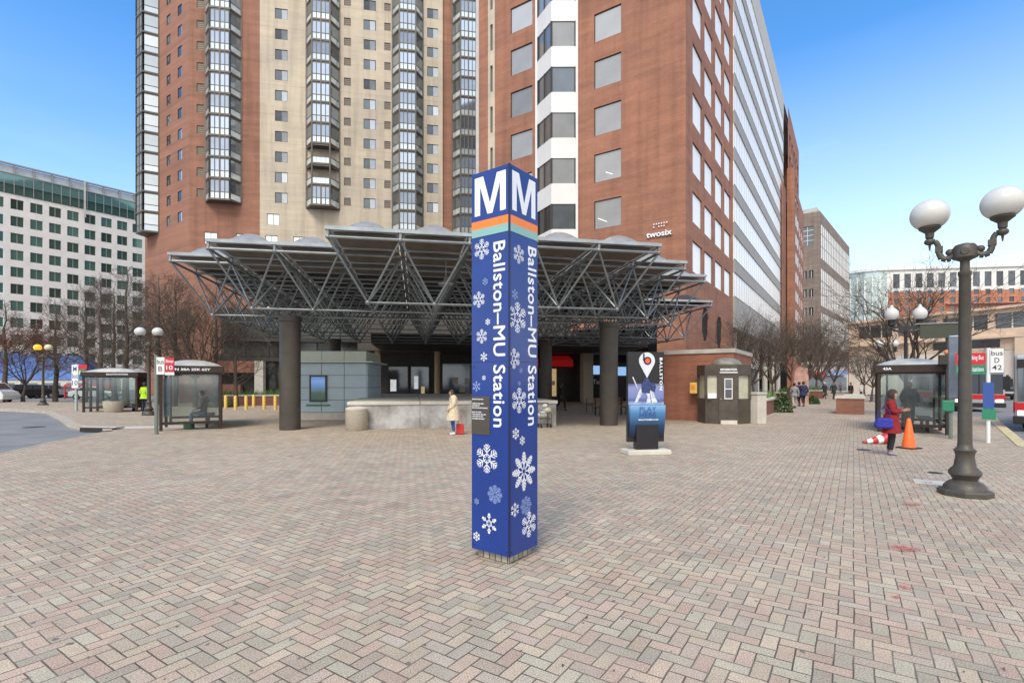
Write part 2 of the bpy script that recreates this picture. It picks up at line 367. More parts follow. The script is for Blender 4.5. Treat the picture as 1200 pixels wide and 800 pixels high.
def fit_text(txt, w, h, bold=0, extr=.002, spacing=1):
    """text mesh in its XY plane, box (0..w, 0..h)"""
    mb=text_mb(txt,1,bold,0.01,spacing=spacing); a,b,c,d=bounds(mb)
    mb.v=[((x-a)/(b-a)*w,(y-c)/(d-c)*h,z/.01*extr) for x,y,z in mb.v]; return mb
FACE_NEG_Y=Matrix(((1,0,0,0),(0,0,-1,0),(0,1,0,0),(0,0,0,1)))    # XY text -> XZ plane facing -y
# ------------------------------------------------------------------ wall with real openings
def wallp(mb, o, sd, nd_, s0,s1,z0,z1, ops, depth=.15, m=0, mr=None):
    """o origin, sd along-wall unit, nd_ outward unit, openings (s0,s1,z0,z1) left open with reveals"""
    mr=m if mr is None else mr; o=Vector(o); sd=Vector(sd); n_=Vector(nd_)
    P=lambda s,z,d=0: o+sd*s-n_*d+Vector((0,0,z))
    flip = sd.cross(Vector((0,0,1))).dot(n_)<0
    def q(a,b,c,d,mm):
        pts=[a,b,c,d]
        if flip: pts.reverse()
        mb.face(pts,mm)
    ss=sorted({round(x,4) for x in [s0,s1]+[p[0] for p in ops]+[p[1] for p in ops]}); ss=[x for x in ss if s0<=x<=s1]
    # column strips: split z only where that strip has openings
    for a,b in zip(ss,ss[1:]):
        mid=(a+b)/2; zs=sorted([(p[2],p[3]) for p in ops if p[0]<=mid<=p[1]]); z=z0
        for c,d in zs:
            if c>z: q(P(a,z),P(b,z),P(b,c),P(a,c),m)
            z=d
        if z<z1: q(P(a,z),P(b,z),P(b,z1),P(a,z1),m)
    for a,b,c,d in ops:
        q(P(a,c,0),P(b,c,0),P(b,c,depth),P(a,c,depth),mr); q(P(a,d,depth),P(b,d,depth),P(b,d),P(a,d),mr)
        q(P(a,c,0),P(a,c,depth),P(a,d,depth),P(a,d,0),mr); q(P(b,c,depth),P(b,c,0),P(b,d,0),P(b,d,depth),mr)
def win_meshes(w,h,cols=2,rows=1,ft=.06,mt=.04,fm=None,gm=None,split=None,dark2=False):
    """frame + pane meshes, x 0..w, z 0..h, facing -y, sitting at y 0..0.06"""
    f=MB(); f.box(0,w,0,.06,0,ft); f.box(0,w,0,.06,h-ft,h); f.box(0,ft,0,.06,ft,h-ft); f.box(w-ft,w,0,.06,ft,h-ft)
    for i in range(1,cols):
        x=(w*i/cols) if not split else w*split; f.box(x-mt/2,x+mt/2,.004,.056,ft,h-ft)
    for i in range(1,rows):
        z=h*i/rows; f.box(ft,w-ft,.008,.052,z-mt/2,z+mt/2)
    g=MB()
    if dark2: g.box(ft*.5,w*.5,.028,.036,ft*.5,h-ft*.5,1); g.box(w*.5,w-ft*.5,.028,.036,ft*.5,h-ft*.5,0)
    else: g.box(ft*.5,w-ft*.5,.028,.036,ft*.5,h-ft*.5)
    return f.mesh('window',[fm or FRAMED]), g.mesh('pane',[gm or GL_TOWER,GL_DARK])
def put_win(root, ms, loc, rz=0, name='window', label=None):
    f=inst(name,ms[0],root,loc,rz); inst('pane',ms[1],f)
    if label: f['label']=label
    return f
# ================================================================== SETTING
def struct(mb,name,mats,**k): return tag(mb.build(name,mats,**k),kind='structure')
g=MB(); g.face([(-1200,-200,-.12),(1200,-200,-.12),(1200,1600,-.12),(-1200,1600,-.12)]); struct(g,'ground',ASPH)
inlet=[(-90,46),(-33.9,33.9),(-28,30.9),(-21.9,25),(-18.6,21.6),(-16.5,19.9),(-15.2,19.2),(-14.5,18.3),(-14.1,17.2),(-13.5,15),(-12.4,12.2),(-12.6,8),(-18,2),(-34,-8)]
rkerb=[(13,-8),(14,14),(21.1,22.3),(24.0,25.6),(23.9,26.8),(20.6,27.6),(22.0,30.5),(74,108.4)]
poly=rkerb+[(-20,108),(-26,44.5),(-90,50)]+inlet
g=MB(); n=len(poly); g.face([(x,y,0) for x,y in poly])
for i in range(n):
    a,b=poly[i],poly[(i+1)%n]; g.face([(a[0],a[1],-.12),(b[0],b[1],-.12),(b[0],b[1],0),(a[0],a[1],0)])
struct(g,'plaza_paving',PAVER)
def ribbon(pts,w,z0,z1,off=0.):
    mb=MB(); P=[Vector((x,y,0)) for x,y in pts]; Lp=[]; Rp=[]
    for i,p in enumerate(P):
        d=(P[min(i+1,len(P)-1)]-P[max(i-1,0)]).normalized(); nn=Vector((-d.y,d.x,0)); Lp.append(p+nn*(w+off)); Rp.append(p+nn*off)
    for i in range(len(P)-1):
        a,b,c,d=Rp[i],Rp[i+1],Lp[i+1],Lp[i]
        mb.face([(*p.xy,z1) for p in (a,b,c,d)]); mb.face([(*a.xy,z0),(*b.xy,z0),(*b.xy,z1),(*a.xy,z1)]); mb.face([(*d.xy,z1),(*c.xy,z1),(*c.xy,z0),(*d.xy,z0)])
    return mb
struct(ribbon(inlet[1:8],.28,-.12,.03,-.12),'kerb',KERB)
struct(ribbon(inlet[7:],.09,-.12,.008,-.05),'kerb_edge',KERB)
struct(ribbon(rkerb[:4],.3,-.12,.02,-.15),'yellow_kerb',YKERB)
struct(ribbon(rkerb[3:],.2,-.12,.02,-.1),'street_kerb',KERB)
g=MB(); g.face([(-100,47.2,-.11),(-26,45.2,-.11),(-26,45.5,-.11),(-100,47.5,-.11)]); struct(g,'street_edge_line',CONCL)
# concrete gutter apron along the inlet and storm drain slot
g=MB(); g.face([(-14.8,19.35,.004),(-11.9,20.0,.004),(-12.6,21.0,.004),(-16.2,20.2,.004)]); struct(g,'concrete_apron',CONCL)
t=thing('storm_drain','low concrete storm drain hood with dark slot at the kerb tip of the bus inlet','storm drain',(-15.4,19.25,0),R(-8))
g=MB(); g.box(-.75,.65,-.1,.3,.03,.09); g.build('hood',CONC,t,bevel=.02)
g=MB(); g.box(-.8,.7,-.16,-.1,-.1,.06); g.build('slot',BLACK,t)
def cover(name,label,px,py,r,mat,z=.0,sq=False):
    p=G(px,py); mb=MB()
    if sq: mb.box(-r,r,-r,r,z+.004,z+.010); 
    else: mb.lathe([(r,z+.002),(r,z+.008),(r*.9,z+.010),(r*.85,z+.006)],n=24)
    return tag(mb.build(name,mat,None,(p.x,p.y,0),UR),label,'utility cover')
cover('manhole_cover','round iron manhole cover in the asphalt of the left bus inlet',40,497,.38,STEELD,-.12)
cover('utility_cover','pale square utility cover in the paving left of the tall lamp base',1091,565.5,.24,CONCL,sq=True)
cover('valve_cover','small grey valve cover in the paving above the pale square cover',1096,554,.12,STEELD)
cover('drain_cover','dark round drain cover in the paving behind the fallen cone',1012,527,.16,STEELD)
def splats(): 
    mb=MB(); rr=random.Random(3); k=0
    for px,py,s in ((1057,549,.12),(1067,591,.15),(1056,643,.16),(1060,641,.05),(1088,566,.10),(1062,689,.07),(1049,700,.05),(1073,645,.05),(1058,597,.05),(1043,508,.12)):
        c=G(px,py); pts=[]; k+=1
        for i in range(18):
            a=i*math.pi/9; r=s*rr.uniform(.25,1.0); pts.append((c.x+r*math.cos(a)*1.2,c.y+r*math.sin(a)*.8,.011+.0004*k))
        mb.face(pts)
    return mb
def paintm():
    m,t,b=base('red_spray_paint'); a=ramp(t,noise(t,26,5,rough=.8),[(.42,(0,0,0)),(.6,(1,1,1))])
    b.inputs['Base Color'].default_value=(.50,.13,.11,1); b.inputs['Roughness'].default_value=.8; t.links.new(a,b.inputs['Alpha']); return m
struct(splats(),'spray_paint_marks',paintm())

g=MB(); rr=random.Random(77)
for k in range(200):
    Y_=3+26*rr.random()**1.5; x_=rr.uniform(-1.05,1.05)*Y_; a=rr.uniform(0,6.3); q=rr.uniform(.004,.016)
    if x_>13 or (x_<-11 and Y_>10): continue
    P_=lambda u,v,z: (x_+u*math.cos(a)-v*math.sin(a),Y_+u*math.sin(a)+v*math.cos(a),z)
    g.face([P_(-q,0,.006),P_(0,-q*.6,.012),P_(q,0,.007),P_(0,q*.6,.015)])
tag(g.build('leaf_litter',M('dry_leaf',(.10,.07,.045),.9,var=.5,scale=1)),kind='stuff')
# ================================================================== RED BRICK OFFICE BUILDING (street corner)
o_=thing('office_building','tall red brick office block with a pointed white corner bay and long street windows','office building',(13.1,38.6,0),UR)
ZT=lambda n_:12.93+3.9*n_
H0=52
wm=MB()
# left face: plane x=0, outward -x; along +y
ops=[]
for n_ in range(-1,10):
    for a,b in ((5.12,7.5),(13.55,15.9)):
        ops.append((a,b,ZT(n_)-2.35,ZT(n_)))
ops=[x for x in ops if x[2]>12]
wallp(wm,(0,0,0),(0,1,0),(-1,0,0),0,9.2,6.2,H0,[x for x in ops if x[1]<9.2],.16,0)
wallp(wm,(0,0,0),(0,1,0),(-1,0,0),13.0,17.7,6.2,H0,[x for x in ops if x[0]>13],.16,0)
wallp(wm,(0,0,0),(0,1,0),(-1,0,0),9.2,13.0,6.2,14.2,[],.16,0)
wallp(wm,(0,0,0),(0,1,0),(-1,0,0),18.5,19.6,0,H0,[],.16,0)
wallp(wm,(0,0,0),(0,1,0),(-1,0,0),0,2.2,0,6.2,[],.16,0)
# beige joint strip with dark notches
sm=MB(); nops=[(17.95,18.25,ZT(n_)-3.1,ZT(n_)-.6) for n_ in range(-1,10)]
wallp(sm,(.0,0,0),(0,1,0),(-1,0,0),17.7,18.5,5,H0,nops,.25,0)
sm.build('stair_strip',TAN,o_)
nm=MB()
for x in nops: nm.box(.2,.24,x[0],x[1],x[2],x[3])
nm.build('stair_slot_glass',GL_DARK,o_)
# street brick face: plane y=0 outward -y
cols=[(2.0,4.96),(5.85,8.85),(9.85,12.95),(13.85,16.85)]
sops=[(a,b,ZT(n_)-2.45,ZT(n_)) for n_ in range(0,10) for a,b in cols]
# two narrow stepped openings below
lowop=[(5.0,7.4,5.3,8.1),(10.4,12.9,5.0,7.9)]
wallp(wm,(0,0,0),(1,0,0),(0,-1,0),0,18.2,0,H0,sops+lowop,.16,0)
wallp(wm,(18.2,0,0),(0,1,0),(1,0,0),0,6,0,7.5,[],.1,0)
# end section, brick with windows, and lower end
e_ops=[(68.5+4*c,71+4*c,ZT(n_)-2.3,ZT(n_)) for n_ in range(-1,10) for c in range(5)]
wallp(wm,(0,-.6,0),(1,0,0),(0,-1,0),66,88,0,H0,[x for x in e_ops if x[1]<88],.16,0)
wallp(wm,(0,-.6,0),(1,0,0),(0,-1,0),88,100,0,42,[(90+4*c,92.5+4*c,ZT(n_)-2.3,ZT(n_)) for n_ in range(-1,7) for c in range(3)],.16,0)
wm.box(100,100.2,-.6,19,0,42); wm.box(88,88.2,-.6,19,42,H0)
wm.build('wall',BRICK,o_)
g=MB(); g.box(64.2,66.2,-1.7,-.61,0,40); g.build('brick_pier',BRICK,o_)
g=MB(); g.box(.05,100,19.6,20,0,42); g.box(.2,88,.2,19.5,H0-.4,H0+.0); g.box(88.3,99.9,.2,19.5,41.6,42); g.build('roof',GREYSP,o_)
g=MB(); g.box(-.08,88,-.1,.3,H0,H0+.35); g.box(-.08,.3,.3,19.6,H0,H0+.35); g.build('parapet_coping',GREYSP,o_)
wL=win_meshes(2.38,2.35,1,1,.05,.04,FRAMED,GL_GREY)
for n_ in range(0,10):
    for b in (7.5,15.9):
        z=ZT(n_)-2.35
        if z>12: put_win(o_,wL,(.09,b,z),-math.pi/2)
wS=[win_meshes(b-a,2.45,1,1,.06,.04,FRAMED,GL_WHITE) for a,b in cols]
for n_ in range(0,10):
    for k,(a,b) in enumerate(cols): put_win(o_,wS[k],(a,.08,ZT(n_)-2.45))
wE=win_meshes(2.5,2.3,2,1,.06,.05,FRAMEL,GL_WHITE)
for x in [x for x in e_ops if x[1]<88][:]: 
    if x[2]>10 or True: 
        if len([c for c in o_.children if c.name.startswith('window')])<99: put_win(o_,wE,(x[0],-.612,x[2]))
g=MB()
for n_ in range(-1,7):
    for c in range(3): g.box(90+4*c,92.5+4*c,-.5,-.46,ZT(n_)-2.3,ZT(n_))
tag(g.build('end_window_glass',GL_WHITE,o_),kind='stuff')
CLM=M('ceiling_light',(.8,.8,.75),.5,var=0,emit=(1,.97,.9),es=.5)
for b_,n_,x0,z0_,x1,z1_ in ((7.5,0,.7,.6,1.5,.25),(7.5,0,1.6,1.7,2.2,1.45),(7.5,1,.3,.9,1.1,.5),(7.5,2,1.0,.7,1.6,.4),(15.9,1,1.5,1.2,2.0,.9),(15.9,2,.9,.6,1.4,.35)):
    g=MB(); g.face([(x0,0,z0_),(x1,0,z1_),(x1,0,z1_+.06),(x0,0,z0_+.06)]); g.build('ceiling_light',CLM,o_,(.10,b_,ZT(n_)-2.35),-math.pi/2)
# stepped dark slots
g=MB()
for a,b,c,d in lowop:
    g.box(a,b,.12,.16,c,d)
g.build('slot_glass',M('slot_black',(.006,.006,.006),.9,var=0),o_)
g=MB()
for a,b,c,d in lowop:
    for k in range(3):
        w=.18+.16*k; zz=d-.55+.22*k*1.0
        g.box(a+.002,a+w,-.001,.12,d-.62+.2*k+.0,d-.42+.2*k-.002); g.box(b-w,b-.002,-.001,.12,d-.62+.2*k,d-.42+.2*k-.002)
        g.box(a+.002,a+w,-.001,.12,c+.42-.2*k,c+.62-.2*k-.002); g.box(b-w,b-.002,-.001,.12,c+.42-.2*k,c+.62-.2*k-.002)
g.build('stepped_brick_reveal',BRICK,o_)
# wedge shaped white corner bay
AP=(-1.15,10.95)
g=MB(); 
def wedge(mb,z0,z1,e=0.): mb.prism([(.3,9.2-e),(0-e,9.2-e),(AP[0]-e,AP[1]),(0-e,13.0+e),(.3,13.0+e)][::-1],z0,z1)
bayw=[]
for n_ in range(0,10):
    zt=ZT(n_)+.15
    zlo = zt+.0; wb=MB(); wedge(wb,zt,zt+1.75); s_=wb.build('bay_spandrel',WHITEW,o_)
    if n_==0: wb=MB(); wedge(wb,zt-2.15-.9,zt-2.15); wb.build('bay_spandrel',WHITEW,o_)
    gm=MB(); e=-.07; gm.prism([(.3,9.2-e),(0-e,9.2-e),(AP[0]-e*1.4,AP[1]),(0-e,13.0+e),(.3,13.0+e)][::-1],zt-2.149,zt-.001)
    q=gm.build('bay_glazing',GL_DARK if n_%3==1 else GL_GREY,o_)
    fm=MB()
    for (a,b) in (((0,13.0),AP),(AP,(0,9.2))):
        for k in (0.02,.5,.98):
            x=a[0]+(b[0]-a[0])*k; y=a[1]+(b[1]-a[1])*k
            if (a==AP and k==.5): continue
            fm=MB(); fm.box(x-.04,x+.04,y-.045,y+.045,zt-2.148,zt-.002); fm.build('bay_mullion',FRAMED,o_)
g=MB(); g.box(-.045,.25,13.0,13.22,11,H0); g.box(-.045,.25,8.98,9.2,11,H0); g.build('bay_edge_trim',WHITEW,o_)
g=MB(); g.box(.25,.3,9.2,13,12,H0); g.build('bay_back',GREYSP,o_)
SPD=M('spandrel_grey',(.33,.32,.30),.7,var=.10,scale=.8)
# long street bands
for n_ in range(0,10):
    z0=ZT(n_-1)+.35 if n_ else 7.5; z1=ZT(n_)-2.2
    g=MB(); g.box(18.2,63.6,-.16,.1,z0,z1); sp_=g.build('spandrel_band',SPD,o_); g=MB(); g.box(18.2,63.6,-.17,-.09,z1+.001,z1+.09); g.box(18.2,63.6,-.17,-.161,z0+.0,z0+.07); g.build('dark_trim',FRAMED,sp_)
    g=MB(); g.box(18.2,63.6,-.09,.0,z1,ZT(n_)+.35); bd=g.build('window_band',GL_WHITE,o_)
    g=MB()
    for k in range(31): x=18.2+k*1.51; g.box(x-.03,x+.03,-.103,-.091,z1+.002,ZT(n_)+.348)
    g.build('mullion',FRAMEL,bd)
g=MB(); g.box(18.2,63.6,-.16,.1,ZT(9)+.35,H0+.35); g.build('parapet_band',GREYSP,o_)
g=MB(); g.box(59.0,63.6,-.5,-.26,7.5,H0-16); g.build('brick_return',BRICK2,o_)
# arcade below
g=MB(); g.box(18.3,63.5,4.5,4.7,0,7.45); g.build('arcade_glazing',GL_DARK,o_)
g=MB(); g.box(18.3,63.5,-.2,4.5,7.3,7.48); g.build('arcade_soffit',STEELD,o_)
for k in range(6):
    g=MB(); g.lathe([(.38,0),(.38,7.3)],(21+k*8,.5,0),16); g.build('arcade_column',GREYSP,o_,smooth=True)
# street-front blue-grey entrance frames
t=thing('entrance_pavilion','blue-grey columned entrance porch with a glass gable beside the office block','entrance porch',(13.1+.555*20+.832*.9,38.6+.832*20-.555*.9,0),UR)
BG=M('bluegrey_paint',(.20,.24,.27),.5,var=.1)
for k in range(4):
    g=MB(); g.lathe([(.42,0),(.42,.25),(.33,.3),(.30,3.1),(.4,3.25)],(k*2.1,0,0),16); g.build('column',BG,t,smooth=True)
g=MB(); g.box(-.6,6.9,-.5,1.5,3.25,3.9); g.build('beam',WHITEW,t)
g=MB(); g.side([(-.8,3.9),(7.1,3.9),(3.15,5.6)],-.5,1.5); g.build('gable',GL_GREY,t)
# 'twosix' wall lettering on the left face
mb=fit_text('twosix',2.0,.42,.02,.06)
lt=MB().add(mb,FACE_NEG_Y); lt=lt.build('wall_sign',WHITE,None,(13.1-.832*3.0-.08*.555,38.6+.555*3.0-.08*.832,0),UR-math.pi/2)
lt.location.z=13.05; tag(lt,'small white lettering with a dot pattern high on the red brick wall','sign')
g=MB(); rr=random.Random(5)
for x in range(6):
    for z in range(2):
        if (x,z) in ((1,0),(5,0)): continue
        g.box(.55+.2*x,.64+.2*x,-.05,0,.72+.22*z,.81+.22*z)
g.build('dot_pattern',WHITE,lt)

# ================================================================== APARTMENT TOWER
T=thing('apartment_tower','high apartment tower of red and tan brick with stacks of glazed balconies','apartment tower',(-42.3,66.9,0),TR)
HT=60; FH=2.754; WT=lambda k:52.1-FH*k
wr=MB(); wt=MB()
WH=1.42
cells=[]   # (origin,sd,nd,s0,s1,wall)
tan_cols=[(10.6,12.2),(22.1,23.75),(30.8,32.35)]; louv=[(19.5,20.4),(24.9,25.75)]
rowsA=[k for k in range(-1,10)]
tops=[]; redops=[]
for k in rowsA:
    for a,b in tan_cols: tops.append((a,b,WT(k)-WH,WT(k)))
    for a,b in louv: tops.append((a,b,WT(k)-WH*.85,WT(k)-.1))
    redops.append((1.0,1.85,WT(k)-WH*.9,WT(k)-.15))
extra=[(9.6,11.15,22.9,24.4),(9.4,10.95,20.0,21.5),(12.9,14.45,20.0,21.5)]
tops+=extra
redx=[(1.9,3.45,20.0,21.5),(5.8,7.35,20.0,21.5)]; redops+=redx
wallp(wr,(0,0,0),(1,0,0),(0,-1,0),0,8.7,0,HT,redops,.14)
wallp(wt,(0,0,0),(1,0,0),(0,-1,0),8.7,33,0,HT,tops,.14)
wallp(wr,(0,.25,0),(1,0,0),(0,-1,0),33,41.5,0,HT,[],.14)
cd=Vector((-.7133,.7009,0)); cn=Vector((-.7009,-.7133,0))
chops=[]
for k in range(-1,11):
    z=WT(k)-.1
    chops+= [(1.75,2.95,z-1.35,z)]
    chops+= [(5.0,6.2,z-1.35,z)]
chops=[c for c in chops]
wallp(wr,(0,0,0),cd,cn,0,13,0,HT,chops,.14)
cd2=Vector((.7071,.7071,0)); cn2=Vector((.7071,-.7071,0))
wallp(wr,(41.5,.25,0),cd2,cn2,0,13,0,HT,[],.14)
E1=cd*13; wallp(wr,(E1.x,E1.y,0),(0,1,0),(-1,0,0),0,24,0,HT,[],.14)
wr.build('red_wall',BRICKT,T); wt.build('tan_wall',TAN,T)
g=MB(); g.prism([(.3,.5),(41,.5),(50,9.5),(50,32),(-8.9,32),(-8.9,9.6)],HT-.5,HT-.05); g.build('roof',GREYSP,T)
w1=win_meshes(1.6,WH,2,1,.06,.06,FRAMED,GL_TOWER,dark2=True); wl=win_meshes(.88,WH*.75,1,4,.05,.05,FRAMED,FRAMEL); wc=win_meshes(1.2,1.35,2,1,.05,.05,FRAMED,GL_TOWER,dark2=True); wx=win_meshes(1.55,1.5,2,1,.05,.05,FRAMED,GL_WHITE)
WL=M('louvre_grey',(.20,.16,.12),.6,var=.1)
wl[1].materials[0]=WL
for k in rowsA:
    for a,b in tan_cols: put_win(T,w1,(a,.06,WT(k)-WH))
    for a,b in louv: put_win(T,wl,(a,.06,WT(k)-WH*.85),name='louvre')
    put_win(T,wl,(1.0,.06,WT(k)-WH*.9),name='louvre')
for k in range(-1,11):
    for (a,b) in ((1.75,2.95),(5.0,6.2)):
        p=cd*b-cn*.06; put_win(T,wc,(p.x,p.y,WT(k)-1.45),R(180)+math.atan2(cd.y,cd.x))
for a,b,c,d in extra+redx: put_win(T,wx,(a,.06,c))
# balcony bays
def bay_mesh(w,dp,ch,fh=FH,open_=False):
    out=[(0,0),(ch,-dp),(w-ch,-dp),(w,0)]
    s=MB(); big=[(-.08,0),(ch-.08,-dp-.1),(w-ch+.08,-dp-.1),(w+.08,0)]
    s.prism(big,0,.22)
    fr=MB(); gl=MB(); pn=MB()
    for (a,b),k in zip(zip(out,out[1:]),(1,4 if w>3.6 else 3,1)):
        a=Vector((*a,0)); b=Vector((*b,0)); d=b-a
        for i in range(k+1):
            p=a+d*(i/k); r=.10 if i in (0,k) else (.085 if (k==4 and i==2) else .05)
            if open_ and i not in (0,k): continue
            fr.box(p.x-r,p.x+r,p.y-r,p.y+r,.22,fh)
        nrm=Vector((d.y,-d.x,0)).normalized()
        for z,hh in ((fh-.20,.19),(1.0,.10)):
            for off in (.03,):
                A=a-nrm*off; B=b-nrm*off; C2=b+nrm*off; D=a+nrm*off
                fr.prism([A.xy[:],B.xy[:],C2.xy[:],D.xy[:]][::-1] if False else [tuple(A.xy),tuple(B.xy),tuple(C2.xy),tuple(D.xy)],z,z+hh)
        for i in range(k):
            p=a+d*((i+.02)/k); q=a+d*((i+.98)/k)
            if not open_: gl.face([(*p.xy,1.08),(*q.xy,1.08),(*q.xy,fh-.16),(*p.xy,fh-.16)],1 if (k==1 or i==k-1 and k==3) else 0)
            pn.face([(*p.xy,.25),(*q.xy,.25),(*q.xy,1.02),(*p.xy,1.02)])
    return s.mesh('balcony',[BAYF]), fr.mesh('frame',[BAYF]), (gl.mesh('glazing',[GL_BAY,GL_BAYD]) if not open_ else None), pn.mesh('panel',[PANELG])
def bay(root,x,w,dp,ch,ks,rot=0,origin=None,opens=(),gm=None):
    ms=bay_mesh(w,dp,ch)
    if gm: ms[2].materials[0]=gm; ms[2].materials[1]=gm
    mo=bay_mesh(w,dp,ch,open_=True)
    for k in ks:
        m=mo if k in opens else ms; z=WT(k)-1.95
        loc=(x,0,z) if origin is None else (origin.x,origin.y,z)
        b=inst('balcony',m[0],root,loc,rot)
        inst('frame',m[1],b); inst('panel',m[3],b)
        if m[2]: inst('glazing',m[2],b)
    b=inst('balcony_roof',ms[0],root,(loc[0],loc[1],WT(ks[0])-1.95+FH),rot)
KK=range(-2,10)
bay(T,2.1,4.3,1.4,.95,KK)
bay(T,14.6,4.3,1.6,1.0,KK,opens=(7,8))
bay(T,26.0,4.2,1.6,1.0,range(-2,11))
g=MB(); bay(T,34.4,4.2,1.6,1.0,range(-2,11))
o0=cd*12.4; bay(T,0,3.9,1.6,.9,range(-2,11),R(180)+math.atan2(cd.y,cd.x),o0,gm=GL_BAYW)
T2=T
# dark glazed podium at the tower foot
t=thing('podium_building','low dark glass podium with brick base seen behind the left end of the canopy','podium',(-25.4,44.5,0),TR)
PW=24
g=MB(); g.box(0,PW,.3,16,0,8.1); g.build('wall',STEELD,t)
for (z0,z1) in ((4.0,5.3),(5.7,7.5)):
    for k in range(12):
        if z0<5 and k in (99,): continue
        g=MB(); g.box(k*2+.05,k*2+1.95,.2,.28,z0,z1); g.build('window',PODG,t)
g=MB(); g.box(-.2,PW+.2,-.2,.3,5.35,5.65); g.box(-.2,PW+.2,-.2,.3,3.6,3.95); g.box(-.2,PW+.2,-.2,.3,7.6,8.2); g.build('floor_band',STEELD,t)  # near-black bands stand in for canopy shade
for x in (3.4,7.9,12.4):
    g=MB(); g.box(x-.35,x+.35,-.9,-.1,0,3.6); g.build('column',CONCL,t)
g=MB(); g.box(-3,1.8,-.5,.1,0,1.6); g.box(-3,3,-.5,.1,2.6,3.6); g.build('brick_base',BRICK2,t)
g=MB(); g.box(3.8,7.5,-.0,.19,.1,3.5); g.build('shopfront',PODG,t)
g=MB(); g.box(5,5.2,-.05,-.01,0,2.6); g.box(6.3,6.5,-.05,-.01,0,2.6); g.box(5.2,6.3,-.05,-.01,2.3,2.5); g.build('door_frame',RED,t)
g=MB(); g.box(5.5,5.9,-.08,-.02,1.4,1.8); g.build('door_sticker',WHITE,t)
# ================================================================== SHOPS BEHIND THE CANOPY
t=thing('shopping_arcade','dark ground floor shop front with red awnings and tan columns behind the canopy','shops',(-12.2,42.5,0),TR)
SW=24.5
g=MB(); g.box(0,SW,1.2,9,0,7.6); g.build('wall',STEELD,t)  # near-black wall: the arcade's shade is put into its colour
g=MB(); g.box(-.4,SW-.2,-1.8,1.2,4.3,7.2); g.build('soffit_beam',BRONZE,t)
EMY=M('lit_shop_yellow',(.5,.38,.2),.5,var=.6,scale=1.2,emit=(1,.72,.35),es=.22)
EMB=M('lit_shop_blue',(.3,.45,.7),.5,var=.4,scale=1.0,emit=(.35,.6,1),es=.5)
EMW=M('lit_shop_white',(.6,.6,.6),.5,var=.5,scale=1.2,emit=(.9,.95,1),es=.28)
EMR=M('red_awning_glow_cloth',(.50,.012,.015),.7,var=.1,emit=(.6,.01,.01),es=.10)  # faint red glow added to the awning cloth, which is no lamp
for x in (1.1,5.9,9.7,18.9):
    g=MB(); 
    if x<18: g.lathe([(.24,0),(.24,4.3)],(x,-1.1,0),14)
    else: g.box(x-.45,x+.45,-1.5,-.6,0,4.3)
    g.build('column',M('tan_column_%d'%int(x),(.46,.33,.20) if x<18 else (.40,.36,.28),.7,var=.12),t,smooth=x<18)
for k,(x0,x1,z0,z1,m) in enumerate(((1.8,3.5,.3,3.1,GL_DARK),(3.7,5.3,.3,3.1,GL_DARK),(6.4,9.3,.3,3.4,GL_DARK),(10.2,13,.3,3.3,GL_DARK),(14.2,14.9,.5,3.0,EMW),(15.1,15.9,.1,3.0,GL_DARK),(16.1,16.8,.5,3.0,EMY),(13.2,14.0,.5,3.0,EMY),(19.6,22.2,.3,3.6,GL_DARK),(22.4,24.3,.3,3.6,GL_DARK))):
    g=MB(); g.box(x0,x1,1.1,1.17,z0,z1); w_=g.build('shop_window',m,t)
    g=MB(); 
    for x in (x0,x1): g.box(x-.05,x+.05,1.04,1.2,z0-.1,z1+.1)
    g.box(x0+.051,x1-.051,1.05,1.2,z1,z1+.1); g.build('frame',FRAMED,w_)
rr=random.Random(9)
for k,(x,z,w,h,m) in enumerate(((2.0,1.0,.5,1.0,EMW),(4.0,1.2,.35,1.1,EMW),(4.6,.8,.3,.6,EMY),(7.3,1.6,.5,.6,CONCL),(8.4,1.6,.35,.5,CONCL),(7.9,.9,.5,.5,CONCL),(9.1,1.0,.45,1.3,EMB),(10.6,.9,.5,1.5,EMB),(11.4,1.0,.45,1.4,EMB),(12.1,.8,.5,1.2,EMY),(14.3,1.6,.4,.5,RED),(16.2,1.5,.4,.4,WHITE),(20.0,2.5,1.5,.8,EMB),(22.6,2.4,1.5,.8,EMB))):
    g=MB(); g.box(x,x+w,1.02,1.06,z,z+h); g.build('window_poster',m,t)
g=MB(); g.add(fit_text('Tax',.9,.42,.02),FACE_NEG_Y); q=g.build('window_lettering',WHITE,t,(20.2,1.0,1.6))
for x0,x1 in ((13.1,14.75),(15.2,17.9)):
    g=MB(); g.side([(0,0),(0,0)],0,0) if False else None
    k=g.vs([(x0,1.0,4.15),(x1,1.0,4.15),(x1,-.3,3.75),(x0,-.3,3.75),(x1,-.3,3.15),(x0,-.3,3.15),(x1,1.0,3.3),(x0,1.0,3.3)])
    for f in ((0,3,2,1),(3,5,4,2),(1,2,4,6),(0,7,5,3),(7,6,4,5),(0,1,6,7)): g.f.append(tuple(k+i for i in f)); g.m.append(0)
    g.build('awning',EMR,t)
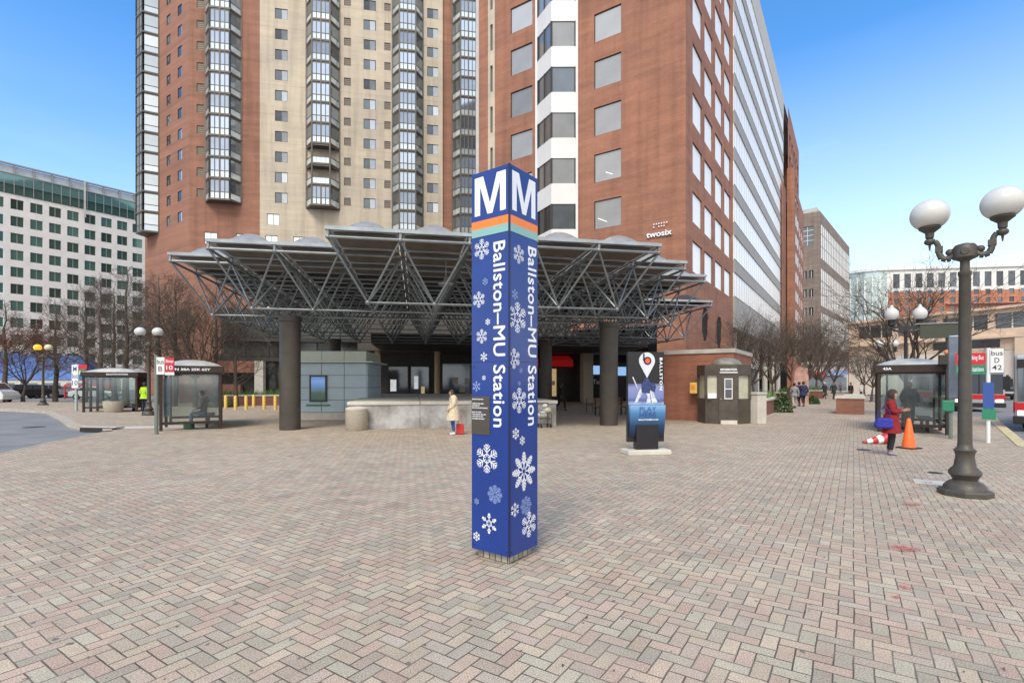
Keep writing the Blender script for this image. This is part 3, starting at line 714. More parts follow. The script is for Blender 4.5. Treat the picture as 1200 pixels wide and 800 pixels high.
# ================================================================== ANNEX (low brick block by the kiosk)
t=thing('brick_annex','low red brick wing with grey stone coping behind the brown kiosk','brick wing',(9.7,22.4,0),UR)
g=MB()
wallp(g,(0,0,0),(0,1,0),(-1,0,0),0,3.2,0,3.05,[],.1); wallp(g,(0,3.2,0),(1,0,0),(0,1,0),0,14,0,3.05,[],.1)
wallp(g,(0,0,0),(1,0,0),(0,-1,0),0,4.6,0,3.05,[],.1); wallp(g,(4.6,0,0),(0,1,0),(1,0,0),0,3.2,0,3.05,[],.1); wallp(g,(4.6,2.4,0),(1,0,0),(0,-1,0),0,9,0,3.05,[],.1)
g.build('wall',brickmat('annex_shade_brick',(.34,.125,.075),(.28,.105,.062),(.30,.18,.13)),t)  # darker than the office brick: the wing's shade is in its colour
g=MB(); g.box(-.06,4.66,-.06,3.26,3.05,3.24); g.box(4.66,14,2.3,3.26,3.05,3.24); g.build('coping',CONC,t,bevel=.02)

# ================================================================== FAR BUILDINGS
t=thing('white_office_block','white stone office block with green glass top floors far left','office building',(-105,105,0),math.atan2(.79,.61))
HB=47.0
ops=[]; SB=[2.55+3.02*k for k in range(-8,18)]
rowz=[Zp(193+(155/2.425)*1+0,105)]   # top of first window row
z0=39.9
rows=[z0-3.52*k for k in range(0,11)]
for s in SB:
    for z in rows: ops.append((s-1.0,s+1.0,z-2.1,z))
g=MB(); wallp(g,(0,0,0),(1,0,0),(0,-1,0),-28,54,0,z0+1.0,ops,.25); g.box(54,54.3,0,20,0,z0+1.0); g.build('wall',WALLW,t)
wB=win_meshes(2.0,2.1,2,1,.07,.12,FRAMEL,GL_GREEN)
cnt=0
rest=MB()
for s in sorted(SB,key=lambda s:abs(s-12)):
    for z in rows:
        if cnt<100 and 0<s<30: put_win(t,wB,(s-1.0,.14,z-2.1)); cnt+=1
        else: rest.box(s-.95,s+.95,.18,.22,z-2.05,z-.05)
tag(rest.build('distant_window_glass',GL_GREEN,t),kind='stuff')
zt=z0+1.0
g=MB(); g.box(-28,54,-.1,18,zt,zt+1.9); g.build('glass_floor',GL_GREEN,t)
g=MB(); g.box(-28,54,-.3,17,zt+1.9,zt+4.0); g.build('upper_glass_floor',GL_TEAL,t)
g=MB()
for k in range(55): g.box(-28+k*1.5,-28+k*1.5+.12,-.33,-.301,zt,zt+4.1)
g.box(-28,54,-.45,-.1,zt+4.0,zt+4.2); g.build('glazing_bar',FRAMEL,t)
g=MB(); g.box(-28,54,.4,.6,HB-2.0+.3,HB-.2)
g.build('roof_screen',M('pale_screen',(.55,.6,.65),.5,var=.2,scale=.4),t)
g=MB()
for k in range(28): g.box(-28+k*3,-28+k*3+.25,-.1,.39,HB-3.2,HB+.1)
g.box(-28,54,-.2,.35,HB-.1,HB+.2); g.build('roof_screen_frame',FRAMEL,t)
g=MB(); g.box(13.4,13.75,-.6,-.46,zt-2,HB); g.build('corner_post',GREYSP,t)

t=thing('grey_office_block','grey-brown office block with an arched top window and tall strip windows','office building',(90.2,150,0),math.atan2(.656,.755)+0)
th=math.atan2(600,523); t.rotation_euler=(0,0,th)
HG=52; g=MB()
bands=[(38.5,48.6),(24.5,35.5),(13,22.5)]
sops=[(1.8+2.9*k,4.1+2.9*k,a,b) for k in range(18) for a,b in bands]
sops+=[(2.2+2.9*k,3.9+2.9*k,8,10.5) for k in range(18)]
wallp(g,(0,0,0),(1,0,0),(0,-1,0),0,54,0,HG,sops,.12)
fops=[(1.6,4.9,42.3,48)]+[(a,a+1.1,z,z+2.4) for z in (32.5,27,21.5,16,10.5,5) for a in (1.7,3.4)]
wallp(g,(0,0,0),(0,1,0),(-1,0,0),0,14,0,HG,fops,.4); g.build('wall',GBRK,t)
g=MB(); g.box(.3,54,.3,14,HG-1,HG-.4); g.build('roof',GREYSP,t)
for a,b,c,d in sops[:54]:
    g=MB(); g.box(a,b,.06,.11,c,d); w_=g.build('window',GL_WHITE,t)
    g=MB(); g.box((a+b)/2-.08,(a+b)/2+.08,.0,.059,c,d); [g.box(a,b,.01,.059,z-.15,z+.15) for z in [c+3.6*i for i in (1,2)] if z<d-.5]; g.build('mullion',GREYSP,w_)
for a,b,c,d in sops[54:]:
    g=MB(); g.box(a,b,.06,.11,c,d); g.build('window',GL_DARK,t)
for a,b,c,d in fops:
    g=MB(); g.box(.3,.36,a,b,c,d); w_=g.build('window',GL_DARK,t)
    g=MB(); g.box(.2,.299,(a+b)/2-.06,(a+b)/2+.06,c,d); 
    if b-a>2: [g.box(.2,.298,a,b,z-.08,z+.08) for z in (c+1.5,c+3,c+4.5)]
    g.build('mullion',WHITEW,w_)
# rooftop box
g=MB(); g.box(1,10,1,9,HG-.4,HG+1.5); g.build('roof_box',GREYSP,t)

t=thing('apartment_block','far apartment block with a curved pale glass end and orange brick bays','apartment block',(131,200,0),R(-9))
HA=46
g=MB()
curve=[(0,14)]+[(14-14*math.cos(a),14-14*math.sin(a)) for a in [R(10*i) for i in range(1,10)]]
g.prism(curve+[(14,14)],0,HA-1,0); g.build('curved_glass_end',M('pale_curtain_wall',(.46,.56,.55),.3,.3,var=.25,scale=.25),t)
g=MB()
for x,y in curve: g.box(x-.25,x+.25,y-.25,y+.05,2,HA-3)
for z in range(6,44,3): g.prism([(x-.06,y-.06) for x,y in curve]+[(14,14)],z,z+.18)
g.build('glass_mullion',WHITEW,t)
g=MB(); g.prism([(x-.4,y-.4) for x,y in curve]+[(62,-.4),(62,16),(14,16)],HA-1,HA); g.build('cornice',WHITEW,t)
fo=[]
for k in range(12):
    for j in range(11): fo.append((16.5+k*3.9,18.1+k*3.9,4+3.1*j,5.9+3.1*j))
tpo=[(16.3+k*3.9,18.6+k*3.9,38,43.5) for k in range(12)]
g=MB(); wallp(g,(0,0,0),(1,0,0),(0,-1,0),14,62,0,36.5,fo,.3); g.build('brick_wall',PINKB,t)
g=MB(); wallp(g,(0,.2,0),(1,0,0),(0,-1,0),14,62,36.5,HA-1,tpo,.3); g.build('top_wall',WHITEW,t)
cnt=0
for a,b,c,d in sorted(fo,key=lambda q:-q[3])[:86]: g=MB(); g.box(a,b,.2,.25,c,d); g.build('window',GL_DARK,t)
for a,b,c,d in tpo: g=MB(); g.box(a,b,.4,.45,c,d); g.build('window',GL_DARK,t)
for k in range(10):
    g=MB(); z=4+3.1*k; g.box(34,62,-1.3,-.01,z-.5,z-.25); g.build('balcony_slab',M('salmon_slab',(.52,.26,.20),.7,var=.1) if k==0 else bpy.data.materials['salmon_slab'],t)
g=MB(); g.box(22,24,6,8,HA,HA+1); g.box(40,44,6,9,HA,HA+1.2); g.build('roof_vent',STEELD,t)

# tan civic building across the street on the right; wall runs away to the left
PT=M('tan_precast',(.70,.54,.42),.75,var=.08,scale=1.2); PTL=M('pale_precast',(.72,.66,.60),.75,var=.06,scale=.8)
A=Vector((62.98,48,0)); Bv=Vector((50.7,76,0)); d=(A-Bv); Lb=d.length; d.normalize()
t=thing('tan_civic_building','long low tan building with dark ribbon windows across the road at right','building',tuple(Bv),math.atan2(d.y,d.x))
g=MB(); ops=[(.6+5.3*k,5.3+5.3*k,8.1,9.9) for k in range(6)]
ops2=[(10,17,5.9,6.9),(21,28,5.9,6.9)]; ops3=[(a,a+3.0,z,z+.55) for a in (12,23.5) for z in (4.6,3.6,2.6)]
wallp(g,(0,0,0),(1,0,0),(0,-1,0),-.8,Lb+4,7.3,10.4,ops,.5); g.box(-.8,Lb+4,.6,14,9.9,10.3)
for a in (8,19,30): g.box(a-.5,a+.5,-.3,-.01,0,7.28)
wallp(g,(0,.15,0),(1,0,0),(0,-1,0),-.8,Lb+4,5.6,7.3,ops2,.4); g.box(-.8,Lb+4,-.35,-.01,7.0,7.28)
g.build('wall',PT,t)
g=MB(); wallp(g,(0,.2,0),(1,0,0),(0,-1,0),-.8,Lb+4,0,5.6,ops3,.4); g.build('pale_wall',PTL,t)
for a,b,c,dd in ops:
    g=MB(); g.box(a,b,.35,.4,c,dd); w_=g.build('window',GL_DARK,t); g=MB(); [g.box(a+(b-a)*k/3-.06,a+(b-a)*k/3+.06,.27,.349,c,dd) for k in (1,2)]; g.build('mullion',PTL,w_)
for a,b,c,dd in ops2+ops3: g=MB(); g.box(a,b,.45,.5,c,dd); g.build('window',GL_DARK,t)
g=MB(); g.box(-1,Lb+4,-.5,.5,10.4,10.7); g.build('cornice',PT,t)

# things at the far end of the walk
t=thing('brick_pillar','tall orange brick pillar with white cap beyond the pedestrians','pillar',tuple(W(1000.5,88)),UR)
g=MB(); g.box(-.8,.8,-.8,.8,0,7.4); g.build('shaft',PINKB,t); g=MB(); g.box(-1,1,-1,1,7.4,8.0); g.build('cap',WHITEW,t)
t=thing('street_cafe_building','low grey corner building with a red awning at the far end of the walk','building',tuple(W(962,112)),R(0))
g=MB(); g.box(-6,6,0,8,0,5.6); g.build('wall',GREYSP,t); g=MB(); g.box(-3,0,-1.4,-.01,3.0,4.1); g.build('red_awning',RED,t); g=MB(); g.box(.3,5,-1.4,-.01,3.3,4.3); g.build('blue_awning',PALEF,t); g=MB(); g.box(-5,5.5,-.2,-.01,0,2.9); g.build('shopfront',GL_DARK,t)
g=MB(); g.box(-6.3,6.3,-.4,8.2,5.6,6.3); g.build('cornice',CONCL,t)
t=thing('brick_arch_panel','arched pink stone panel in dark brick frame among the street planters','monument',tuple(W(938.5,40.5)),R(8))
pts=[(-.62,0),(.62,0)]+[(.62*math.cos(R(a)),2.0+.95*math.sin(R(a))) for a in range(0,181,15)]
g=MB(); g.side(pts,-.08,.08); g.build('panel',M('pink_stone',(.42,.25,.20),.8,var=.4,scale=2.5),t)
pts2=[(x*1.14,z*1.045+.0) for x,z in pts]; g=MB(); g.side(pts2,.0801,.2); g.build('frame',BRICK2,t)
# ================================================================== CANOPY (space frame on two-by-two columns)
CA=R(10.5); SP=2.1; GX=lambda i: i*2.1 if i>=0 else i*2.0; ZTOP=6.05; ZB=4.3
cz=thing('station_canopy','stepped steel space-frame canopy with smoked bubble skylights on thick round columns','canopy',(-5.44,15.1,0),CA)
rowsr={0:(0,5),1:(-2,6),2:(-3,7),3:(-3,7),4:(-3,7),5:(-3,9),6:(-3,9),7:(-3,9),8:(-3,9)}
CELLS={(i,j) for j,(a,b) in rowsr.items() for i in range(a,b)}
te=set()
dg_=MB(); tcx=MB(); bcx=MB(); fas=MB()
def node(mb,p,r=.08): mb.ball(p,r,8)
for (i,j) in sorted(CELLS):
    x,y=GX(i),j*SP; wx=GX(i+1)-x; b=Vector((x+wx/2,y+SP/2,ZB))
    for (u,v) in ((0,0),(1,0),(0,1),(1,1)):
        tp=Vector((x+u*wx,y+v*SP,ZTOP)); 
        te.add(((i+u,j),(i+u,j+1))); te.add(((i,j+v),(i+1,j+v)))
        # leave the node with small splayed feet
        dr=(b-tp).normalized(); dg_.tube(tp+dr*.08,b-dr*.08,.036,.036,6)
    node(bcx,b,.085)
    if (i+1,j) in CELLS: bcx.tube(b,Vector(((GX(i+1)+GX(i+2))/2,b.y,ZB)),.036,n=6)
    if (i,j+1) in CELLS: bcx.tube(b,b+Vector((0,SP,0)),.036,n=6)
for (a,b) in te:
    A=Vector((GX(a[0]),a[1]*SP,ZTOP)); B=Vector((GX(b[0]),b[1]*SP,ZTOP)); tcx.tube(A,B,.045,n=6)
for p in {q for e in te for q in e}: tcx.ball((GX(p[0]),p[1]*SP,ZTOP),.075,8); tcx.box(GX(p[0])-.035,GX(p[0])+.035,p[1]*SP-.035,p[1]*SP+.035,ZTOP+.05,ZTOP+.22)
tag(dg_.build('diagonal_strut',STEEL,cz,smooth=True),kind='stuff')
tag(bcx.build('bottom_chord',STEEL,cz,smooth=True),kind='stuff')
tag(tcx.build('top_chord',STEEL,cz,smooth=True),kind='stuff')
# gutters along every grid line (deeper fascia on the open edge)
gu=MB()
for (a,b) in te:
    hz_=(a[1]==b[1])
    if hz_: n_=((a[0],a[1]) in CELLS)+((a[0],a[1]-1) in CELLS); gu.box(GX(a[0])+.071,GX(b[0])-.071,a[1]*SP-.07,a[1]*SP+.07,ZTOP+.2,ZTOP+.27 if n_==2 else ZTOP+.31)
    else: n_=((a[0],a[1]) in CELLS)+((a[0]-1,a[1]) in CELLS); gu.box(GX(a[0])-.07,GX(a[0])+.07,a[1]*SP+.071,b[1]*SP-.071,ZTOP+.2,ZTOP+.27 if n_==2 else ZTOP+.31)
for p in {q for e in te for q in e}: gu.box(GX(p[0])-.07,GX(p[0])+.07,p[1]*SP-.07,p[1]*SP+.07,ZTOP+.205,ZTOP+.30)
gu.build('gutter',M('gutter_zinc',(.33,.36,.38),.4,.5,var=.2,scale=2),cz)
sk=MB(); n=10; h=.60
def dz(u): return (1-abs(2*u-1)**2.0)
for a in range(n):
    for b in range(n):
        def pt(u,v): return (.1+u*(SP-.2),.1+v*(SP-.2),ZTOP+.2+h*dz(u)*dz(v))
        sk.face([pt(a/n,b/n),pt((a+1)/n,b/n),pt((a+1)/n,(b+1)/n),pt(a/n,(b+1)/n)])
skm=sk.mesh('skylight',[SKYL],True); skd=sk.mesh('skylight',[SKYD],True); ln_=MB(); ln_.box(.14,SP-.14,.30,SP-.09,ZTOP+.205,ZTOP+.225); lnm=ln_.mesh('shade_liner',[M('shade_liner_dark',(.12,.10,.08),.6,var=.35,scale=1.5)])  # dark sheet added under the front domes to keep the canopy underside dim
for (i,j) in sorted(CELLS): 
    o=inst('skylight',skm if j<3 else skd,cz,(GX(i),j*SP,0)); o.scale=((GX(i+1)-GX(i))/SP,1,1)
    if j<3: l_=inst('shade_liner',lnm,o)
g=MB(); g.box(-.4,19.3,9*SP+.1,31.5,4.5,4.95)
for k in range(12): g.box(-.4,19.3,19.4+k,19.5+k,4.32,4.499)
g.build('rear_deck',STEELD,cz)
for x,y in ((-2.05,4.4),(10.35,4.15),(-2.05,14.6),(10.35,14.6)):
    g=MB(); g.lathe([(.37,0),(.37,3.98),(.40,4.0),(.40,4.2),(.12,4.24)],(x,y,0),28); g.build('column',BRONZE,cz,smooth=True)
# skylight lamps hung under the frame
for x,y in ((3.6,2.4),(7.4,6.5)):
    g=MB(); g.lathe([(.26,0),(.28,.04),(.1,.14),(.03,.3)],(x,y,5.2),16); g.tube((x,y,5.45),(x,y,6.05),.02); g.build('canopy_lamp',FRAMEL,cz,smooth=True)

# ================================================================== METRO PYLON
PWD=.478; PZ0=.085; PZ1=3.836
py=thing('station_pylon','tall square blue station pylon with white letters and snowflakes in the foreground','pylon',(-.024,4.87,0),math.atan2(.8,.6))
g=MB(); g.box(.05,PWD-.05,.05,PWD-.05,-.01,PZ0-.002)
def stonebase():
    m,t,b=base('pylon_base_stone'); v,o=wallvec(t); n_=nd(t,'ShaderNodeTexBrick'); t.links.new(v,n_.inputs['Vector']); n_.inputs['Scale'].default_value=1
    n_.inputs['Brick Width'].default_value=.075; n_.inputs['Row Height'].default_value=.1; n_.inputs['Mortar Size'].default_value=.006
    n_.inputs['Color1'].default_value=(.42,.40,.33,1); n_.inputs['Color2'].default_value=(.22,.20,.16,1); n_.inputs['Mortar'].default_value=(.05,.04,.03,1)
    t.links.new(n_.outputs[0],b.inputs['Base Color']); return m
g.build('base_stones',stonebase(),py)
g=MB(); g.box(0,PWD,0,PWD,PZ0,PZ1); g.build('body',BLUE,py,bevel=.004)
LF=lambda s,z,d=0: Vector((-d,PWD-s,z)); RF=lambda s,z,d=0: Vector((s,-d,z))
def onface(mb,left):
    """mb in XY plane (x=s,y=z-up) -> face"""
    Mx = Matrix(((0,0,-1,0),(-1,0,0,PWD),(0,1,0,0),(0,0,0,1))) if left else FACE_NEG_Y
    return MB().add(mb,Mx)
def shp(polys,ex=.002):
    mb=MB()
    for p in polys: 
        q=MB(); q.prism(p,0.0005,ex); mb.add(q)
    return mb
g=MB(); g.box(-.0035,.012,-.0035,.012,PZ0,PZ1); g.build('corner_trim',M('navy_trim',(.006,.012,.06),.4,var=.1),py)
g=MB()
for z in (3.188,1.95): g.box(-.0012,PWD+.001,-.0012,PWD+.001,z,z+.004)
g.build('panel_seam',bpy.data.materials['navy_trim'],py)
g=MB(); [g.tube(LF(s_,z_,-.001),LF(s_,z_,.004),.006,n=8) for s_ in (.03,PWD-.03) for z_ in (.13,1.9,2.0,3.8)]; [g.tube(RF(s_,z_,-.001),RF(s_,z_,.004),.006,n=8) for s_ in (.03,PWD-.03) for z_ in (.13,1.9,2.0,3.8)]
g.build('panel_screws',bpy.data.materials['navy_trim'],py)
# letter M
def letterM(x0,x1,z0,z1):
    w=x1-x0; st=w*.225; P=lambda a,b:(x0+a*w,z0+b*(z1-z0))
    return [[P(0,0),P(.18,0),P(.18,1),P(0,1)],[P(.82,0),P(1,0),P(1,1),P(.82,1)],[P(.18,1),P(.18,.74),P(.42,0),P(.5,0),P(.5,.27),P(.28,1)],[P(.82,1),P(.72,1),P(.5,.27),P(.5,0),P(.58,0),P(.82,.74)]]
for left in (True,False):
    m_=shp(letterM(.09*PWD,.91*PWD,3.405,3.785)); onface(m_,left).build('letter_emblem',WHITE,py)
    e=.0
    for z0,z1,mt in ((3.272,3.352,ORANGE),(3.195,3.272,TEALV)):
        s=MB(); s.prism([(0.002,z0),(PWD-.002,z0),(PWD-.002,z1),(0.002,z1)],.0004,.0016); onface(s,left).build('stripe',mt,py)
    tx=heavy(fit_text('Ballston\u2013MU Station',1.79,.142,.0,.002,1.05),.0028)
    rot=Matrix.Rotation(-math.pi/2,4,'Z'); s0=(.595 if left else .645)*PWD
    tx=MB().add(tx,Matrix.Translation((s0,3.11,0.0005))@rot); onface(tx,left).build('station_lettering',WHITE,py)
def bar(a,b,w): 
    a=Vector(a); b=Vector(b); d=(b-a).normalized(); n_=Vector((-d.y,d.x))*w/2; return [tuple(a-n_),tuple(b-n_),tuple(b+n_),tuple(a+n_)]
def flake(cx,cy,r,kind,arms=6):
    P=[]; w=r*(.062 if r>.06 else .10)
    for k in range(arms):
        a=2*math.pi*k/arms+(math.pi/2); d=Vector((math.cos(a),math.sin(a))); c=Vector((cx,cy)); nn=Vector((-d.y,d.x))
        P.append(bar(c+d*r*.12,c+d*r,w))
        if kind in (0,1,3,4):
            for f,l in (((.40,.40),(.62,.36),(.82,.20)) if kind!=4 else ((.36,.24),(.52,.24),(.68,.2),(.84,.14))):
                for sg in (1,-1): P.append(bar(c+d*r*f,c+d*r*(f+l*.72)+nn*sg*r*l*.72,w*(1 if kind!=4 else 1.25)))
        if kind==1: P.append(bar(c+d*r*.9-nn*r*.14,c+d*r*.9+nn*r*.14,w))
        if kind in (0,1,2,3):
            a2=a+2*math.pi/arms; d2=Vector((math.cos(a2),math.sin(a2))); P.append(bar(c+d*r*.33,c+d2*r*.33,w))
        if kind==2:
            q=c+d*r*.86; P.append([(q.x+r*.15*math.cos(t_),q.y+r*.15*math.sin(t_)) for t_ in [i*math.pi/4 for i in range(8)]])
            for sg in (1,-1): P.append(bar(c+d*r*.5,c+d*r*.72+nn*sg*r*.2,w*1.3))
        if kind==5:
            for sg in (1,-1): P.append(bar(c+d*r*.5,c+d*r*.8+nn*sg*r*.25,w*1.8)); 
            P.append(bar(c,c+d*r,w*1.8))
    return P
def clip(P,x0,x1):
    out=[]
    for p in P:
        if min(q[0] for q in p)<x0 or max(q[0] for q in p)>x1: continue
        out.append(p)
    return out
LFK=[(566,292,24,1,0),(570,330,9,5,1),(562.6,351,19,1,0),(573,377,8,5,0),(566,394,17,1,0),(568.5,418,11,2,0),(568.6,442.6,6,5,0),(559.8,452.6,13,2,1),(572,537,34,1,0),(581,579,22,3,1),(560,587,8,5,1),(574.5,613,24,2,0),(560,628,11,5,0)]
RFK=[(607.5,298,22,0,0),(603,345,13,2,1),(606,372,36,1,0),(602,420,24,1,0),(610,434,7,2,1),(608,449,6,5,1),(608,469,30,1,0),(604,508,14,5,0),(611.5,516,11,5,0),(613.5,552,46,4,0),(603,597,17,5,0),(616,592,22,3,1),(619.5,614,30,1,0)]
for left,L_ in ((True,LFK),(False,RFK)):
    for pale in (0,1):
        mb=MB(); kk=0
        for x,y,dm,kd,pl in L_:
            if pl!=pale: continue
            u=(x-554)/43 if left else (x-597)/33.5; Yd=(5.157-.287*u) if left else (4.87+.38*u)
            s=u*PWD; z=1.75-(y-448)*Yd/600; r=dm/2*Yd/600
            kk+=1; q=shp(clip(flake(s,z,r,kd,8 if (dm>40 or (kd==3)) else 6),.004,PWD-.004),.0012+.00013*kk)
            mb.add(q)
        onface(mb,left).build('snowflake_decals',PALEF if pale else WHITE,py)
g=MB(); g.prism([(.004,1.235),(.5*PWD,1.235),(.5*PWD,1.615),(.004,1.615)],.0004,.006); onface(g,True).build('info_plaque',PLAQ,py)
g=MB(); z=1.59
for tx_,w in (('BALLSTON-MU',.145),('',0),('FAIRFAX DR AND',.15),('N STUART ST',.10),('ELEVATOR ENTRANCE',.20),('',0),('BUS STOPS',.12),('WILSON BLVD',.18),('VIRGINIA SQ',.14),('GLEBE ROAD',.16)):
    if tx_: q=fit_text(tx_,w,.012,.02,.001); g.add(MB().add(q,Matrix.Translation((.014,z-.012,.0075))))
    z-=.0215
onface(g,True).build('plaque_lettering',WHITE,py)

# ================================================================== BIG TWIN-GLOBE LAMP + small ones
def lampmesh(arm=.425,hp=3.75):
    pole=MB(); pole.lathe([(.30,0),(.30,.05),(.27,.1),(.265,.14),(.225,.19),(.15,.24),(.17,.28),(.205,.33),(.20,.38),(.14,.45),(.115,.60),(.125,.66),(.145,.70),(.10,.74),(.09,.80),(.082,2.0),(.073,hp-.35),(.084,hp-.33),(.084,hp-.28),(.06,hp-.26),(.06,hp-.05)],n=28)
    k=len(pole.v)
    base_=MB(); base_.lathe([(.34,0),(.34,.07),(.31,.1)],n=8)
    hub=MB(); hub.ball((0,0,hp+.02),.15,16); hub.lathe([(.13,-.1),(.15,-.08),(.15,.08),(.12,.12)],(0,0,hp+.02),20)
    for s in (1,-1): hub.tube((0,s*.1,hp+.02),(0,s*.16,hp+.02),.07,.05,14)
    arms=[]
    for s in (1,-1):
        am=MB(); pts=[(s*x*arm/.425,0,hp+z) for x,z in ((.12,.0),(.17,-.04),(.22,-.05),(.275,-.03),(.305,.04),(.315,.12),(.325,.2),(.36,.26),(.405,.27))]
        am.path(pts,[.055,.05,.048,.046,.044,.042,.04,.038,.035],10); am.ball((s*.18*arm/.425,0,hp+.05),.055,10); am.ball((s*arm,0,hp+.26),.075,12,sz=.75)
        am.cbox(s*.31*arm/.425,0,hp+.12,.10,.085,.09); am.lathe([(.03,0),(.055,.02),(.06,.1),(.12,.15),(.145,.17),(.145,.2)],(s*arm,0,hp+.3),18); am.tube((s*arm,0,hp+.2),(s*arm,0,hp+.12),.02,.008,8)
        arms.append(am.mesh('lamp_arm',[LAMPP],True))
    gl=MB(); R_=.262
    gl.lathe([(.13,-.19)]+[(R_*math.cos(R(a)),R_*math.sin(R(a))*.93) for a in range(-50,90,8)]+[(.01,R_*.93)],n=28)
    return base_.mesh('base_plate',[LAMPP]),pole.mesh('pole',[LAMPP],True),hub.mesh('hub',[LAMPP],True),arms,gl
LM=lampmesh()
GM={k:LM[4].mesh('globe',[m],True) for k,m in (('w',GLOBE),('y',GLOBEY),('o',GLOBEO))}
def twin_lamp(label,loc,rz,g1='w',g2='w',sc=1):
    t=thing('street_lamp',label,'street lamp',loc,rz,'twin-globe street lamps')
    inst('base_plate',LM[0],t); inst('pole',LM[1],t); inst('hub',LM[2],t)
    for s,mm,gk in ((1,LM[3][0],g2),(-1,LM[3][1],g1)):
        a=inst('lamp_arm',mm,t); inst('globe',GM[gk],a,(s*.425,0,3.75+.69))
    t.scale=(sc,)*3; return t
twin_lamp('tallest twin white globe lamp with fluted base standing in the right foreground',(7.05,7.97,0),math.atan2(-.55,.64))
twin_lamp('twin globe lamp with one amber and one cream globe near the left road',tuple(W(50.5,39.5)),R(0),'o','y')
twin_lamp('twin white globe lamp beside the worker in the yellow vest',tuple(W(174.5,27.3)),R(10))
# acorn lamps on the right street
def acorn(label,loc,rz,h=4.4):
    t=thing('acorn_lamp',label,'street lamp',loc,rz,'double acorn lamps along the street')
    p=MB(); p.lathe([(.25,0),(.25,.1),(.15,.25),(.12,.7),(.07,.8),(.055,h-.75),(.07,h-.7),(.07,h-.6)],n=14); p.build('pole',BLACK,t,smooth=True)
    a=MB(); a.path([(-.5,0,h-.52),(-.3,0,h-.62),(0,0,h-.66),(.3,0,h-.62),(.5,0,h-.52)],.035,8); a.box(-.62,.62,-.03,.03,h-.52,h-.44); a.build('cross_arm',BLACK,t)
    for s in (-.46,.46):
        c=MB(); c.lathe([(.06,0),(.13,.05),(.12,.2),(.15,.24)],(s,0,h-.44),14); c=c.build('lamp_socket',BLACK,t,smooth=True)
        gg=MB(); gg.lathe([(.12,0),(.2,.08),(.23,.2),(.21,.32),(.13,.42),(.06,.47),(.055,.52),(.01,.57)],(s,0,h-.20),18); gg.build('globe',GLOBE,t,smooth=True)
    return t
acorn('nearest double acorn lamp rising behind the right bus shelter',tuple(W(1061.5,19.2)),R(-14),4.3)
acorn('second double acorn lamp in the row behind the right bus shelter',tuple(W(1039.5,34)),R(-10),4.3)
twin_lamp('far twin lamp with cream globes at the left end of the street lamp row',tuple(W(1030,62)),R(0),'y','y')

# ================================================================== BUS SHELTERS
def shelter(label,loc,rz,head,LEN=3.6,WID=1.85,adpanel=False,hx=0.1):
    t=thing('bus_shelter',label,'bus shelter',loc,rz,'bronze bus shelters')
    for x in (0,WID):
        for y in (0,LEN/2,LEN):
            g=MB(); g.box(x-.05,x+.05,y-.05,y+.05,0,2.1); g.build('post',BROWNM,t)
    g=MB(); g.box(-.12,WID+.12,-.12,LEN+.12,2.1,2.36); g.build('header',BROWNM,t,bevel=.01)
    g=MB(); nn=10
    P=lambda u,v:(-.08+u*(WID+.16),-.08+v*(LEN+.16),2.365+.26*(1-(2*u-1)**2)**.8*(1-(2*v-1)**4)**.5)
    for a in range(nn):
        for b in range(nn): g.face([P(a/nn,b/nn),P((a+1)/nn,b/nn),P((a+1)/nn,(b+1)/nn),P(a/nn,(b+1)/nn)])
    g.build('roof_dome',M('milky_dome',(.42,.42,.40),.35,var=.2,scale=3),t,smooth=True)
    for (x0,x1,y0,y1) in ((.07,WID-.07,-.01,.01),(.07,WID-.07,LEN-.01,LEN+.01),(WID-.01,WID+.01,.07,LEN/2-.07),(WID-.01,WID+.01,LEN/2+.07,LEN-.07)):
        g=MB(); g.box(x0,x1,y0,y1,.32,2.05); g=g.build('glass_panel',CLEAR,t)
        f=MB()
        if x1-x0>.1: f.box(x0-.02,x1+.02,y0-.015,y1+.015,.22,.318); f.box(x0-.02,x1+.02,y0-.01,y1+.01,2.052,2.099)
        else: f.box(x0-.015,x1+.015,y0-.02,y1+.02,.22,.318); f.box(x0-.01,x1+.01,y0-.02,y1+.02,2.052,2.099)
        f.build('rail',BROWNM,g)
    g=MB(); g.box(WID-.62,WID-.22,.5,LEN-.5,.42,.47); [g.box(WID-.5,WID-.4,y-.05,y+.05,0,.42) for y in (.8,LEN-.8)]; g.build('bench',BROWNM,t)
    if head:
        q=fit_text(head,min(1.5,len(head)*.085),.09,.03,.003); g=MB().add(q,Matrix.Translation((hx,-.125,2.185))@FACE_NEG_Y); g.build('route_lettering',WHITE,t)
    if adpanel:
        g=MB(); g.box(.07,.28,.03,.06,.5,1.9); g.build('timetable',M('timetable_blue',(.22,.26,.36),.5,var=.5,scale=5),t)
    return t
SHR=math.atan2(17.2-18.3,14.6-13.1)
shelter('bronze bus shelter with a person inside behind the orange cone',(13.05,18.2,0),SHR+R(2),'43A')
shelter('bronze bus shelter at left with route numbers and a seated passenger',(-12.65,18.45,0),R(29),'K 10N 38A 25K 62Y',adpanel=True)
s3=shelter('bronze bus shelter farthest left seen from its long open side near the tree',tuple(W(98,30.0)),R(14),'',LEN=1.5,WID=2.7)
g=MB().add(fit_text('BALLSTON STATION',1.1,.09,.02,.003),Matrix.Translation((1.2,-.125,2.19))@FACE_NEG_Y); g.build('route_lettering',WHITE,s3)
